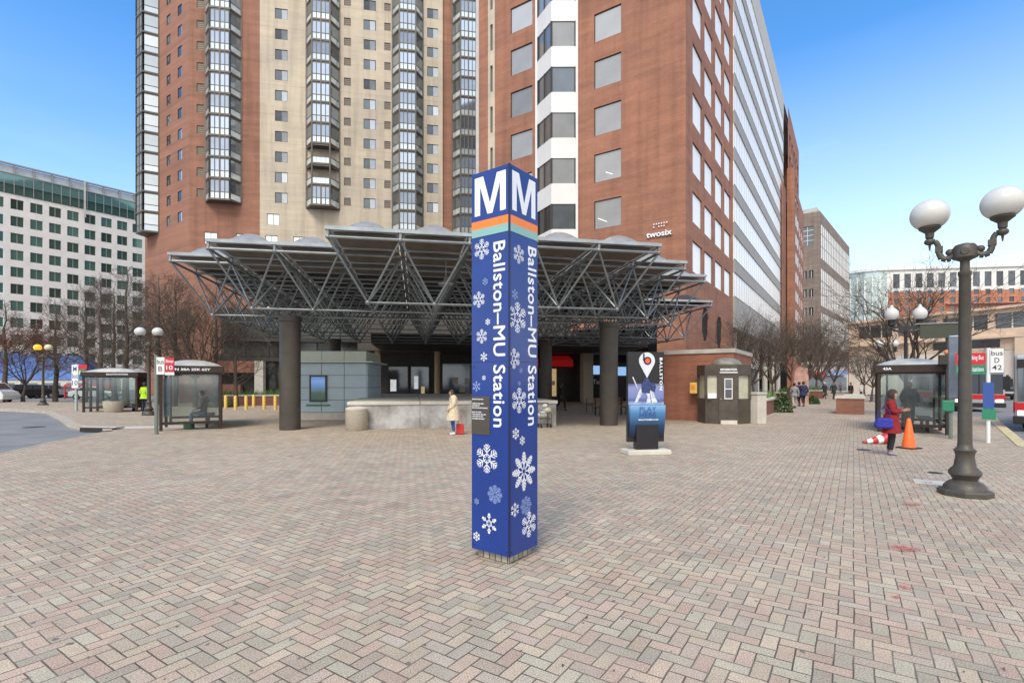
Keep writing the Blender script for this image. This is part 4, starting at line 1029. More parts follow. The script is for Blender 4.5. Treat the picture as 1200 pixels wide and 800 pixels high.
# ================================================================== STOP SIGNS
def pole_sign(name,label,loc,rz,h,polem,parts,r=.04,cat='sign'):
    t=thing(name,label,cat,loc,rz); g=MB(); g.tube((0,0,0),(0,0,h),r,n=12); g.build('pole',polem,t,smooth=True)
    for nm,x0,x1,z0,z1,m,txt,tm in parts:
        g=MB(); g.box(x0,x1,-.03-r,-r,z0,z1); q=g.build(nm,m,t)
        if txt:
            lines=txt.split('|'); hh=(z1-z0)/(len(lines)*1.5+.5)
            for k,l in enumerate(lines):
                w=(x1-x0)*.86; tw=min(w,len(l)*hh*.75)
                e=MB().add(fit_text(l,tw,hh,.004,.002),Matrix.Translation((x0+(x1-x0-tw)/2,-.032-r,z1-hh*(1.5*k+1.4)))@FACE_NEG_Y); e.build('lettering',tm,q)
    return t
GRNG=M('sign_pole_greygreen',(.16,.19,.17),.5,.2,var=.1); SGREEN=M('sign_green',(.02,.20,.11),.5,var=.05); SWH=M('sign_white',(.68,.70,.70),.5,var=.05); SBLUE=M('sign_blue',(.03,.08,.30),.5,var=.05); SRED=M('sign_red',(.50,.02,.035),.5,var=.05)
t=pole_sign('bus_stop_sign','grey-green stop pole with a white bus flag and red panel before the left shelter',tuple(W(183.3,17.3)),R(4),2.68,GRNG,[('flag_panel',.05,.31,2.02,2.6,SWH,'bus|B',STEELD),('red_panel',.33,.62,2.1,2.58,SRED,'Stop|10',WHITE),('white_strip',.33,.62,2.0,2.095,SWH,'',WHITE)],.06)
g=MB(); g.box(.36,.46,.0,.03,.85,2.0)
pole_sign('bus_stop_sign','white and green stop sign on a blue-grey post beside the farthest left shelter',tuple(W(89.5,31.8)),R(0),2.9,M('pale_pole',(.35,.42,.42),.5,var=.1),[('flag_panel',-.2,.2,1.4,2.85,SWH,'M|bus|10',SBLUE),('green_panel',.22,.65,2.1,2.55,SGREEN,'Bus',WHITE),('red_panel',.22,.75,2.56,2.85,SRED,'',WHITE)],.08)
# right-hand signs
t=pole_sign('bus_stop_sign','white post with red and green stop panel and white flag beside the parked bus',tuple(W(1158,14.9)),R(-38),2.75,SWH,[('red_panel',-.72,-.06,2.27,2.62,SRED,'Street Parking Bus',WHITE),('green_panel',-.72,-.06,1.99,2.268,SGREEN,'Metro Station',WHITE),('flag_panel',.04,.32,2.03,2.72,SWH,'bus|D|42',STEELD),('blue_panel',-.12,.12,1.0,1.75,SBLUE,'',WHITE),('green_box',-.14,.16,.68,.99,SGREEN,'',WHITE)],.05)
t=pole_sign('street_sign_post','tall thin post with back of a wide dark sign behind the lamp post',tuple(W(1109.5,17.0)),R(-20),3.95,STEELD,[('sign_back',-.75,.35,3.22,3.7,M('dark_green_sign',(.045,.05,.035),.6,var=.1),'',WHITE)],.035)
g=MB(); g.box(-.06,.02,-.1,-.04,3.70,3.73); g.box(-.9,.4,-.09,-.03,3.701,3.73); g.build('sign_rail',FRAMEL,t)
g=MB(); g.ball((0,0,2.75),.09,10); g.build('amber_light',M('amber_lens',(.6,.25,.08),.4,var=0),t)
g=MB(); g.box(-.25,.02,-.16,-.04,2.35,2.66); g.build('control_box',STEELD,t)
t=thing('rolled_sign_panel','blue-grey vertical metal panel standing beside the tall lamp post','sign',tuple(W(1119,15.8)),R(-35))
g=MB(); g.box(-.16,.16,-.05,.05,1.25,3.2); g.build('panel',M('bluegrey_metal',(.16,.19,.24),.4,.5,var=.15),t,bevel=.03); g=MB(); g.tube((-.1,0,0),(-.1,0,1.25),.05); g.build('post',GRNG,t); g=MB(); g.box(-.32,-.02,-.12,-.02,.85,1.2); g.build('green_box',SGREEN,t,bevel=.04)

# ================================================================== ELEVATOR KIOSK
t=thing('elevator_kiosk','pale blue-grey panelled elevator housing with a wall screen under the canopy','kiosk',(-10.0,24.0,0),R(3))
BGP=M('bluegrey_enamel',(.42,.53,.59),.35,var=.06,scale=1.5); PGR=M('pale_green_enamel',(.52,.58,.50),.5,var=.06)
g=MB(); 
for k in range(3):
    for j in range(4):
        g.box(k*1.05+.012,(k+1)*1.05-.012,0,.06,.36+j*.58,.36+(j+1)*.58-.02)
for k in range(3):
    for j in range(4): g.box(3.15-.02,3.15+.04,.07+k*1.0,.07+(k+1)*1.0-.02,.36+j*.58,.36+(j+1)*.58-.02)
g.build('wall_panels',BGP,t)
g=MB(); g.box(.02,3.12,.065,3.1,.02,2.7); g.build('core',FRAMED,t)
g=MB(); g.box(-.04,3.2,-.05,.06,0,.34); g.build('plinth',CONCL,t)
g=MB(); g.box(-.25,3.5,-.3,3.2,2.68,2.74); g.build('ledge',PGR,t)
g=MB(); 
for k in range(3): g.box(.05+k*1.03,.05+(k+1)*1.03-.02,.0,3.0,2.74,3.22)
g.build('roof_upstand',PGR,t)
g=MB(); g.box(.52,1.32,-.08,-.001,.85,2.1); f=g.build('screen_frame',FRAMED,t)
def scr():
    m,tt,b=base('screen_picture'); o=nd(tt,'ShaderNodeTexCoord').outputs['Object']; s=nd(tt,'ShaderNodeSeparateXYZ'); tt.links.new(o,s.inputs[0])
    f=mth(tt,'ADD',mth(tt,'MULTIPLY',mth(tt,'SUBTRACT',s.outputs[2],.9),.87),mth(tt,'MULTIPLY',mth(tt,'SUBTRACT',noise(tt,5,3,o),.5),.15))
    c=ramp(tt,f,[(0,(.04,.08,.06)),(.3,(.05,.10,.07)),(.42,(.10,.16,.2)),(.55,(.10,.2,.42)),(.8,(.16,.30,.60)),(1,(.08,.16,.4))]); tt.links.new(c,b.inputs['Base Color']); b.inputs['Roughness'].default_value=.1
    tt.links.new(c,b.inputs['Emission Color']); b.inputs['Emission Strength'].default_value=.35; return m
g=MB(); g.box(.6,1.24,-.088,-.081,.93,2.02); g.build('screen',scr(),f)
g=MB(); g.box(.35,1.45,-.06,-.001,.66,.72); g.build('green_strip',SGREEN,t)

# ================================================================== ESCALATOR PARAPET
t=thing('escalator_parapet','long low stained concrete enclosure with pale flat top under the canopy','parapet',(-6.1,19.1,0),math.atan2(1.5,7.85))
g=MB()
for a,b in ((0,2.62),(2.63,5.3),(5.31,8.02)): g.box(a,b,0,13,0,.90)
g.build('wall',STAIN,t)
g=MB()
for a,b in ((-.05,2.62),(2.64,8.07)):
    g.box(a,b,-.05,13.05,.902,1.03)
g.build('top_slab',CONCL,t,bevel=.015)
# concrete litter bins
def bin_(label,loc,r=.41,h=.8,lid=True,mat=AGG):
    t=thing('litter_bin',label,'litter bin',loc,0); g=MB(); g.lathe([(r*.94,0),(r,.03),(r,h-.06),(r*.97,h)],n=28); g.build('body',mat,t,smooth=True)
    if lid: g=MB(); g.lathe([(r*.99,0),(r*1.01,.05),(r*.8,.10),(r*.5,.12),(r*.45,.10)],(0,0,h+.001),28); g.build('lid',CONCL,t,smooth=True)
    return t
bin_('round exposed-aggregate litter bin at the left end of the concrete parapet',tuple(W(418,18.9)),.40,.74)
t=thing('planter_tub','tapered round concrete planter tub in front of the farthest left shelter','planter',tuple(W(133,30.1)),0); g=MB(); g.lathe([(.42,0),(.47,.1),(.52,.62),(.50,.66),(.44,.64),(.43,.55)],n=24); g.build('tub',AGG,t,smooth=True); g=MB(); g.lathe([(.43,.55),(.2,.57)],n=20); g.build('soil',BARK,t)
t=thing('litter_bin','square pale concrete bin with flat lid right of the brown kiosk','litter bin',tuple(W(888,21.8)),R(20)); g=MB(); g.box(-.24,.24,-.24,.24,0,1.22); g.build('body',CONCL,t,bevel=.02); g=MB(); g.box(-.27,.27,-.27,.27,1.222,1.34); g.build('lid',CONC,t,bevel=.03)
t=thing('standpipe','short black standpipe with twin caps beside the aggregate bin','standpipe',tuple(W(438.5,19.6)),R(10)); g=MB(); g.tube((0,0,0),(0,0,.5),.035); g.tube((0,0,0),(0,0,.04),.09); g.build('pipe',BLACK,t); g=MB(); g.tube((-.15,0,.48),(.15,0,.52),.05); g.ball((-.15,0,.48),.07,8); g.ball((.15,0,.52),.07,8); g.build('twin_caps',BLACK,t)
# ================================================================== BOLLARDS
first=None
lab=['leftmost yellow bollard of the row, next to the hedge','second yellow bollard from the hedge','third yellow bollard from the hedge','yellow bollard standing a step behind the others in the row','fifth yellow bollard from the hedge, right of the set-back one','yellow bollard nearest the left canopy column']
for k,(px,yy) in enumerate(((264.5,478.8),(276,480),(288.5,480),(297.2,477.3),(309.5,479.6),(322.7,479.7))):
    p=G(px,yy)
    if not first:
        first=thing('bollard',lab[0],'bollard',tuple(p),0,'yellow bollards in front of the podium'); g=MB(); g.lathe([(.1,0),(.1,.84),(.07,.9),(.02,.92)],n=16); g.build('post',YEL,first,smooth=True)
    else: copy_tree(first,None,tuple(p),None,lab[k])
# ================================================================== ADVERT TOTEM
t=thing('advertising_totem','black advertising totem with white map pin and blue lower panel on a concrete slab','advertising totem',tuple(W(756,12.6)),R(9))
TOTB=M('totem_black',(.014,.014,.018),.35,var=.1)
def grad(name,z0,z1,stops,nzs=0):
    m,tt,b=base(name); o=nd(tt,'ShaderNodeTexCoord').outputs['Object']; s=nd(tt,'ShaderNodeSeparateXYZ'); tt.links.new(o,s.inputs[0])
    f=nd(tt,'ShaderNodeMapRange'); tt.links.new(mth(tt,'ADD',s.outputs[2],mth(tt,'MULTIPLY',mth(tt,'SUBTRACT',noise(tt,4,4,o),.5),nzs)),f.inputs[0]); f.inputs[1].default_value=z0; f.inputs[2].default_value=z1
    tt.links.new(ramp(tt,f.outputs[0],stops),b.inputs['Base Color']); b.inputs['Roughness'].default_value=.3; return m
g=MB(); g.box(-.47,.47,-.05,.05,.30,2.5); g.build('back_board',TOTB,t)
g=MB(); g.box(-.28,.28,-.14,.06,.12,.72); g.build('pedestal',TOTB,t)
g=MB(); g.box(-.55,.55,-.3,.25,0,.12); g.build('base_slab',CONCL,t,bevel=.02)
g=MB()
for k in range(8):
    a0=k/8; a1=(k+1)/8; z=lambda a:.42+.78*a; y=lambda a:-.075-.09*math.sin(a*math.pi*.5)
    g.face([(-.45,y(a0),z(a0)),(.455,y(a0),z(a0)),(.455,y(a1),z(a1)),(-.45,y(a1),z(a1))]); 
g.face([(-.45,-.165,1.2),(.455,-.165,1.2),(.455,-.06,1.2),(-.45,-.06,1.2)])
for x in (-.45,.455): g.face([(x,-.06,.42),(x,-.165,1.2),(x,-.06,1.2)])
g.build('blue_panel',grad('totem_blue',.42,1.2,[(0,(.008,.012,.03)),(.35,(.015,.05,.12)),(.75,(.07,.2,.42)),(1,(.22,.42,.68))]),t)
g=MB(); g.box(-.46,.46,-.056,-.051,1.21,1.72); g.build('ice_rink_print',grad('rink_print',1.2,1.75,[(0,(.35,.45,.65)),(.2,(.08,.10,.22)),(.35,(.16,.2,.42)),(.8,(.22,.26,.5)),(1,(.02,.02,.05))],.25),t)
# skater figures print (flat)
g=MB()
for pts in ([(-.30,1.25),(-.22,1.28),(-.10,1.48),(-.02,1.56),(-.02,1.66),(-.14,1.62),(-.2,1.5)],[(.0,1.24),(.12,1.26),(.10,1.44),(.14,1.55),(.06,1.64),(-.02,1.54),(.04,1.4)],[(.16,1.24),(.3,1.26),(.2,1.46),(.22,1.58),(.14,1.56),(.12,1.4)],[(-.36,1.88),(-.33,1.89),(-.2,1.6),(-.23,1.6)]):
    g.add(MB().add(shp([pts],.002),Matrix.Translation((0,-.0575,0))@FACE_NEG_Y))
g.build('skater_print_light',M('print_white',(.55,.58,.66),.5,var=.5,scale=14),t)
g=MB()
for pts in ([(-.12,1.5),(.1,1.48),(.13,1.72),(.04,1.86),(-.04,1.84),(-.12,1.7)],[(.12,1.55),(.22,1.5),(.26,1.66),(.18,1.76),(.1,1.7)]):
    g.add(MB().add(shp([pts],.002),Matrix.Translation((0,-.0605,0))@FACE_NEG_Y))
g.build('skater_print_dark',M('print_navy',(.03,.05,.16),.5,var=.5,scale=14),t)
pin=[]
for k in range(25):
    a=R(-35+k*250/24); pin.append((.02+.205*math.cos(a),2.28+.205*math.sin(a)))
pin.append((.02,1.86))
g=MB(); q=shp([pin],.02); g.add(MB().add(q,Matrix.Translation((0,-.051,0))@FACE_NEG_Y)); g.build('map_pin',M('pin_grey',(.62,.66,.70),.4,var=.05),t)
g=MB(); q=shp([[(.03+.1*math.cos(a),2.28+.1*math.sin(a)) for a in [R(k*15) for k in range(24)]],[(-.085,2.28),(-.045,2.28),(-.045,2.46),(-.085,2.45)]],.004); g.add(MB().add(q,Matrix.Translation((0,-.072,0))@FACE_NEG_Y)); g.build('pin_letter',TOTB,t)
g=MB(); q=shp([[(.03+.062*math.cos(a),2.28+.062*math.sin(a)) for a in [R(k*15) for k in range(24)]]],.003); g.add(MB().add(q,Matrix.Translation((0,-.077,0))@FACE_NEG_Y)); g.build('pin_dot',M('pin_orange',(.75,.11,.05),.4,var=.0),t)
q=fit_text('BALLSTON',.80,.075,.03,.002,1.25); g=MB().add(q,Matrix.Translation((0,-.0625,0))@FACE_NEG_Y@Matrix.Translation((.35,2.36,0))@Matrix.Rotation(-math.pi/2,4,'Z')); g.build('lettering',WHITE,t)
q=fit_text('IN A BID',.4,.05,.03,.002,1.3); g=MB().add(q,Matrix.Translation((0,-.0625,0))@FACE_NEG_Y@Matrix.Translation((.385,.85,0))@Matrix.Rotation(-math.pi/2,4,'Z')); g.build('lettering',WHITE,t)
for tx_,w,h_,x,z in (('PLAY',.42,.11,-.21,1.05),('HERE',.42,.11,-.21,.92)):
    q=fit_text(tx_,w,h_,-.012,.002); g=MB().add(q,Matrix.Translation((x,-.172,z))@FACE_NEG_Y); g.build('lettering',SBLUE,t)
q=fit_text('BALLSTONBID.COM',.5,.035,.02,.002); g=MB().add(q,Matrix.Translation((-.24,-.170,.83))@FACE_NEG_Y); g.build('lettering',WHITE,t)

# ================================================================== BROWN KIOSK
kx=thing('vendor_kiosk','small dark brown metal kiosk with lit side panes and white framed door window','kiosk',tuple(W(848,22.3)),R(0))
BRK=M('kiosk_brown',(.075,.062,.050),.55,.1,var=.3,scale=3,bmp=.05); FROST=M('frosted_pane',(.48,.47,.36),.4,var=.2,scale=2)
HXG=[(-.62,-.85),(.32,-.95),(1.16,-.55),(1.16,.6),(-1.15,.6),(-1.15,-.5)]
g=MB(); g.prism(HXG,0,1.06); g.build('lower_body',BRK,kx)
g=MB(); g.prism([(x*1.03,y*1.03) for x,y in HXG],2.06,2.5); g.build('fascia',BRK,kx)
g=MB(); g.prism([(x*.93,y*.9) for x,y in HXG],1.06,2.06); g.build('frosted_glazing',FROST,kx)
for a,b in zip(HXG,HXG[1:]+HXG[:1]):
    g=MB(); g.tube((a[0]*.97,a[1]*.97,1.06),(a[0]*.97,a[1]*.97,2.06),.07,n=8); g.build('corner_post',BRK,kx)
# door facet between HXG[0] and HXG[1]
a,b=Vector((*HXG[0],0)),Vector((*HXG[1],0)); ang=math.atan2(b.y-a.y,b.x-a.x)
g=MB(); g.box(.02,.92,-.03,.03,.05,2.05); d_=g.build('door',BRK,kx,tuple(a*1.0),ang)
g=MB(); 
for q in ((.28,.68,1.05,1.09),(.28,.68,1.46,1.5),(.28,.68,1.88,1.92),(.28,.32,1.09,1.46),(.64,.68,1.09,1.46),(.28,.32,1.5,1.88),(.64,.68,1.5,1.88)): g.box(q[0],q[1],-.055,-.031,q[2],q[3])
g.build('window_frame',WHITEW,d_); g=MB(); g.box(.3,.66,-.04,-.031,1.07,1.9); g.build('pane',GL_DARK,d_); g=MB(); g.ball((.12,-.05,1.05),.035,8); g.build('door_knob',FRAMEL,d_)
g=MB(); g.add(fit_text('INFORMATION',.8,.1,.03,.004),Matrix.Translation((.08,-.06,2.24))@FACE_NEG_Y); g.box(.05,.93,-.065,-.05,2.15,2.19); g.build('lettering',WHITE,kx,tuple(a*1.0),ang)
g=MB(); g.ball((.15,-.05,2.5),.78,20,sz=.42,sx=.95,sy=.85); g.build('roof_dome',M('dome_grey',(.20,.19,.165),.5,var=.3,scale=4),kx,smooth=True)
g=MB(); g.box(.1,.9,-.09,-.03,.0,.16); g.build('step',CONCL,kx,tuple(a*1.0),ang)
g=MB(); g.box(-1.12,-.68,-.78,-.74,1.08,1.3); g.build('notice',WHITE,kx)
t=thing('newspaper_box','yellow wall box mounted on the brick wing left of the brown kiosk','wall box',tuple(W(814,23.0,1.25)),UR-math.pi/2); g=MB(); g.box(-.18,.18,-.16,.1,0,.5); g.build('body',YEL,t,bevel=.03); g=MB(); g.box(-.13,.05,-.18,-.161,.2,.38); g.build('slot',ORANGE,t)
kx.scale=(.83,.83,1)
# ================================================================== CONES
t=thing('traffic_cone','upright plain orange traffic cone standing beside the woman in red','traffic cone',tuple(W(1065,13.6)),R(20)); g=MB(); g.lathe([(.165,.03),(.155,.06),(.045,.78),(.03,.8)],n=24); g.build('cone',M('cone_orange',(.85,.13,.015),.5,var=.08),t,smooth=True); g=MB(); g.box(-.21,.21,-.21,.21,0,.035); g.build('foot',RUB,t,bevel=.01)
t=thing('traffic_cone','fallen red and white striped cone lying on the paving behind the woman in red','traffic cone',tuple(W(1041,14.6)),0)
prof=[(.03,.72),(.048,.62),(.075,.48),(.1,.34),(.125,.2),(.15,.04)]
for k in range(5):
    g=MB(); (ra,za),(rb,zb)=prof[k],prof[k+1]; g.tube((-za,0,ra*.6+.03),(-zb,0,rb+.02),ra,rb,18); g.build('cone_band',RED if k%2==0 else WHITE,t,smooth=True)
g=MB(); g.box(-.035,0,-.17,.17,.0,.34); g.build('foot',M('red_foot',(.55,.06,.03),.6,var=.1),t,bevel=.01)
# ================================================================== PLANTERS
def planter(label,p,rz,w,dd,h,green=True,mat=BRICK2):
    t=thing('brick_planter',label,'planter',tuple(p),rz,'brick planters along the walk'); g=MB(); g.box(0,w,0,dd,0,h); g.build('wall',mat,t); g=MB(); g.box(-.06,w+.06,-.06,dd+.06,h,h+.12); g.build('cap',CONCL,t,bevel=.02)
    if green:
        rr=random.Random(w); g=MB()
        for k in range(420):
            x=rr.uniform(.2,w-.2); y=rr.uniform(.15,dd-.15); a=rr.uniform(0,6.3); hh=rr.uniform(.1,.55); q=.05+.05*rr.random()
            g.face([(x,y,h+.1),(x+q*math.cos(a),y+q*math.sin(a),h+.1),(x+q*2*math.cos(a+.5),y+q*2*math.sin(a+.5),h+.1+hh)])
        g.build('planting',GRASSP,t)
    return t
planter('low brick planter with pale cap nearest the square bin on the walk',W(899,27.5),UR,5.2,2.5,.75)
planter('second brick planter along the office front, behind the walkers',W(943,43),UR,5,2.2,.8)
planter('third brick planter beyond the arched panel on the walk',W(963,55),UR,5,2.2,.8)
planter('brick planter with wide pale cap left of the right bus shelter',W(1013,27.8),UR,2.6,1.3,.85,False)
planter('smaller stone-capped planter farther along the kerb behind the right shelter',W(1012,38),UR,3,1.2,.7,False)
planter('long brick planter with low hedge behind the yellow bollards',W(252,38.5),R(8),7.2,1.2,.7,True)
# hedge
def hedge(label,p,w,dd,h,seed):
    t=thing('shrub',label,'shrub',tuple(p),R(8)); rr=random.Random(seed); g=MB()
    for k in range(1500):
        u,v,s=rr.uniform(-1,1),rr.uniform(-1,1),rr.uniform(-.2,1)
        if u*u+v*v+s*s>1 or u*u+v*v+s*s<.35: continue
        c=Vector((u*w/2,v*dd/2,max(.03,s*h))); a=Vector((rr.gauss(0,1),rr.gauss(0,1),rr.gauss(0,1))).normalized()*.07; b=a.cross(Vector((rr.random(),1,rr.random()))).normalized()*.05
        g.face([c-a,c+b,c+a,c-b])
    g.build('foliage',LEAFG,t); g=MB(); [g.tube((rr.uniform(-.1,.1)*w,0,0),(rr.uniform(-.3,.3)*w,0,h*.7),.02,.01,5) for _ in range(4)]; g.build('stem',BARK,t)
hedge('dark green rounded shrub left of the yellow bollards',W(255,36),2.4,1.2,1.0,3)
hedge('dark spiky shrub at the foot of the first planter near the bin',W(917,30),1.2,.8,1.2,4)
hedge('low green shrub beside the arched stone panel',W(950,41.5),1.6,.8,.7,5)
# bench + table + metal fence bits under the canopy
t=thing('park_bench','slatted wooden bench behind the right canopy column','bench',tuple(W(716,27.5)),R(20))
g=MB(); [g.box(-.9,.9,-.25+.13*k,-.15+.13*k,.44,.47) for k in range(4)]; g.build('seat',WOOD,t); g=MB(); [g.box(-.9,.9,.27,.30,.55+.13*k,.65+.13*k) for k in range(3)]; g.build('backrest',WOOD,t)
for x in (-.8,.8): g=MB(); g.box(x-.03,x+.03,-.25,-.2,0,.44); g.box(x-.03,x+.03,.24,.29,0,.95); g.box(x-.03,x+.03,-.25,.28,.40,.438); g.build('leg',BLACK,t)
def cafe_chair(label,p,rz):
    t=thing('cafe_chair',label,'chair',tuple(p),rz,'black cafe chairs under the canopy'); g=MB(); g.box(-.2,.2,-.2,.2,.43,.46); g.build('seat',BLACK,t)
    for x in (-.18,.18):
        for y in (-.18,.18): g=MB(); g.tube((x,y,0),(x,y,.43 if y<0 else .85),.014); g.build('leg',BLACK,t)
    g=MB(); g.box(-.18,.18,.16,.19,.6,.84); g.build('backrest',BLACK,t); return t
c0=cafe_chair('black cafe chair left of the round table behind the right column',W(691,30),R(80))
cafe_chair('black cafe chair right of the round table behind the right column',W(722,31),R(-80))
cafe_chair('black cafe chair alone beside the brick wing and totem',W(783,24.6),R(30))
t=thing('cafe_table','small round cafe table between two black chairs under the canopy','table',tuple(W(706,30.5)),0); g=MB(); g.lathe([(.36,.7),(.36,.73)],n=20); g.build('tabletop',BLACK,t); g=MB(); g.tube((0,0,0),(0,0,.7),.03); g.build('leg',BLACK,t); g=MB(); g.lathe([(.22,0),(.2,.03)],n=16); g.build('foot',BLACK,t)
# hand cart with bags
t=thing('shopping_cart','small wire cart piled with pale bags beside the concrete parapet end','cart',tuple(W(638,19.9)),R(20))
g=MB()
for x in (-.22,.22):
    for y in (-.16,.16): g.tube((x,y,.12),(x,y,.95 if y>0 else .6),.012)
for z in (.14,.35,.58): g.path([(-.22,-.16,z),(.22,-.16,z),(.22,.16,z),(-.22,.16,z),(-.22,-.16,z)],.009,6)
for k in range(6): g.tube((-.22+.088*k,-.16,.14),(-.22+.088*k,-.16,.58),.006,n=5)
g.tube((-.22,.16,.95),(.22,.16,.95),.015); g.build('frame',STEELD,t)
for x in (-.2,.2):
    for y in (-.15,.15): g=MB(); g.tube((x-.02,y,.07),(x+.02,y,.07),.07,n=14); g.build('wheel',RUB,t)
for k,(x,y,z,r,c) in enumerate(((-.08,0,.5,.17,(.6,.6,.58)),(.1,.02,.68,.15,(.5,.48,.40)),(.02,-.05,.85,.1,(.62,.62,.62)))):
    g=MB(); g.ball((x,y,z),r,12,sz=.8,sx=1.1); tag(g.build('bag',cloth(c),None,tuple(W(638,19.9)),0,smooth=True),('largest pale bag low in the wire cart','beige bag in the middle of the cart load','small white bag topmost on the wire cart')[k],'bag','bags piled on the wire cart')
# ================================================================== TREES
def tree_meshes(kind,seed,H=9,leaf=None):
    rr=random.Random(seed); tr=MB(); cr_=MB(); lf=MB(); cnt=[0]
    def rv(s): return Vector((rr.gauss(0,s),rr.gauss(0,s),rr.gauss(0,s)))
    def grow(p,d,L_,r,lv,up):
        mb=tr if lv==0 else cr_
        ns=max(2,int(4 if lv<2 else 3)); pts=[p]; q=p.copy(); dd=d.copy()
        for k in range(ns):
            dd=(dd+rv(.10+.05*lv)+Vector((0,0,up))).normalized(); q=q+dd*L_/ns; pts.append((q.copy()))
        for k in range(ns):
            r0=r*(1-.62*k/ns); r1=r*(1-.62*(k+1)/ns); mb.tube(pts[k],pts[k+1],r0,r1,8 if r>.06 else (5 if r>.025 else 3),0,False)
        cnt[0]+=1
        return pts,dd
    def side(d,ang):
        a=d.cross(Vector((rr.gauss(0,1),rr.gauss(0,1),rr.gauss(0,1)))).normalized(); return (d*math.cos(ang)+a*math.sin(ang)).normalized()
    def rec(p,d,L_,r,lv,mx,up,nc,ang):
        pts,dd=grow(p,d,L_,r,lv,up)
        if lv>=mx:
            if leaf:
                for _ in range(leaf):
                    c=pts[-1].lerp(pts[0],rr.random())+rv(.07); a=rv(1).normalized()*.05; b=a.cross(rv(1)).normalized()*.04; lf.face([c-a,c+b,c+a,c-b])
            return
        n_=nc[lv] if isinstance(nc,list) else nc
        for k in range(n_):
            f=rr.uniform(.3,1) if k else 1.0
            i=min(len(pts)-2,int(f*(len(pts)-1))); c=pts[i].lerp(pts[i+1],f*(len(pts)-1)-i) if f<1 else pts[-1]
            rec(c,side(dd,ang*rr.uniform(.55,1.25)),L_*rr.uniform(.52,.82),max(.0065,r*rr.uniform(.38,.55)),lv+1,mx,up,nc,ang)
    if kind=='vase':
        h0=H*.2; tr.tube((0,0,-.1),(0,0,.15),.26*H/9,.19*H/9,10,0,False); pts,_=grow(Vector((0,0,.15)),Vector((0,0,1)),h0,.19*H/9,0,.2)
        for k in range(7):
            a=k*2*math.pi/7+rr.uniform(-.3,.3); t=rr.uniform(.35,.85); d=Vector((math.cos(a)*t,math.sin(a)*t,1)).normalized()
            rec(pts[-1]-Vector((0,0,.1*rr.random())),d,H*rr.uniform(.30,.38),.085*H/9,1,5,.05,[0,5,4,4,3],.5)
    else:
        n=10; P=[Vector((rr.gauss(0,.05),rr.gauss(0,.05),H*k/n)) for k in range(n+1)]; P[0].z=-.1
        for k in range(n): tr.tube(P[k],P[k+1],.17*(1-k/n)*H/9+.015,.17*(1-(k+1)/n)*H/9+.015,9,0,False)
        nb=int(36)
        for k in range(nb):
            h=H*(.2+.78*(k/nb)); i=min(n-1,int(h/H*n)); c=P[i].lerp(P[i+1],h/H*n-i); a=rr.uniform(0,6.3)
            L_=H*.21*(1-.8*(k/nb)**1.4)*rr.uniform(.7,1.15); d=Vector((math.cos(a),math.sin(a),.55)).normalized()
            rec(c,d,L_,.034*(1-.6*k/nb)*H/9,1,4,.07,[0,5,4,3],.55)
    return tr.mesh('trunk',[BARK],True),cr_.mesh('crown',[TWIG],False),(lf.mesh('leaves',[LEAFR]) if lf.v else None)
TM={'v1':tree_meshes('vase',11),'v2':tree_meshes('vase',22),'v3':tree_meshes('vase',35),'c1':tree_meshes('c',4,11),'c2':tree_meshes('c',8,11),'r':tree_meshes('vase',51,7,leaf=3)}
def leafy(seed):
    return None
def tree(label,k,p,H,rz,group,w=1.):
    t=thing('bare_tree' if k!='r' else 'rust_leaved_tree',label,'tree',tuple(p),rz,group); base_={'v':9,'c':11,'r':7}[k[0]]
    a=inst('trunk',TM[k][0],t); b=inst('crown',TM[k][1],t)
    if TM[k][2]: inst('leaves',TM[k][2],b)
    s=H/base_*.92; t.scale=(s*w,s*w,s); return t
GA='bare trees by the left road'; GB='bare trees in front of the tower'; GC='bare trees along the right walk'
tree('short wide tree with rust coloured leaves beside the white van','r',W(27,47),8.0,.4,'trees with rust leaves',1.0)
tree('bare tree right of the amber and cream lamp','c1',W(65,49),10.5,1,GA,1.2)
tree('bare tree left of the farthest left shelter roof','c2',W(101,45),10.6,2,GA,1.2)
tree('slim bare tree rising behind the middle of the farthest left shelter','c1',W(118,43),11.3,3,GA,1.2)
tree('tall bare tree rising behind the right end of the farthest left shelter','c2',W(148,39),11.5,4,GA,1.15)
tree('bare tree behind the shelter, between its two taller neighbours','c2',W(133,50),11.5,5.2,GA,1.2)
tree('bare tree at the left edge of the picture behind the rust tree','c1',W(6,58),12,2.5,GA,1.3)
tree('bare tree right behind the worker in the yellow vest','c1',W(186,40),11.0,.7,GB,1.2)
tree('bare tree directly above the left near shelter','c2',W(206,37.5),10.2,1.7,GB,1.2)
tree('thick bare tree left of the shrub and the canopy tip','v2',W(229,36),9.8,2.6,GB,1.0)
tree('bare tree at the left end of the yellow bollards','c1',W(253,36.8),9.5,4,GB,1.2)
tree('slender bare tree behind the yellow bollards, nearest the canopy column','c2',W(276,37.2),8.2,5,GB,1.1)
tree('bare tree just right of the brown kiosk in front of the entrance porch','v1',W(884,38.5),8.2,.3,GC)
tree('bare tree behind the first planter on the right walk','v2',W(905,42),8.2,1.3,GC)
tree('bare tree directly left of the arched stone panel','v3',W(922,43.5),9.2,2.1,GC)
tree('bare tree behind the arched stone panel','v1',W(944,52),10,3.2,GC)
tree('bare tree right of the arched stone panel over the third planter','v2',W(957,58),10.3,4.4,GC)
tree('bare tree beside the far pedestrians on the left of the walk','v3',W(968,68),10,5.4,GC)
tree('bare tree farthest along the left of the walk','v1',W(978,80),9.5,.9,GC)
tree('large bare spreading tree rising behind the right shelter and acorn lamp','v3',W(1064,26.5),9.2,3.9,GC,1.1)
tree('small bare tree left of the right shelter near the kerb','v1',W(1021,46),6.8,2.9,GC)
tree('small bare tree farther along the kerb behind the street lamps','v2',W(1013,60),7.0,1.9,GC)
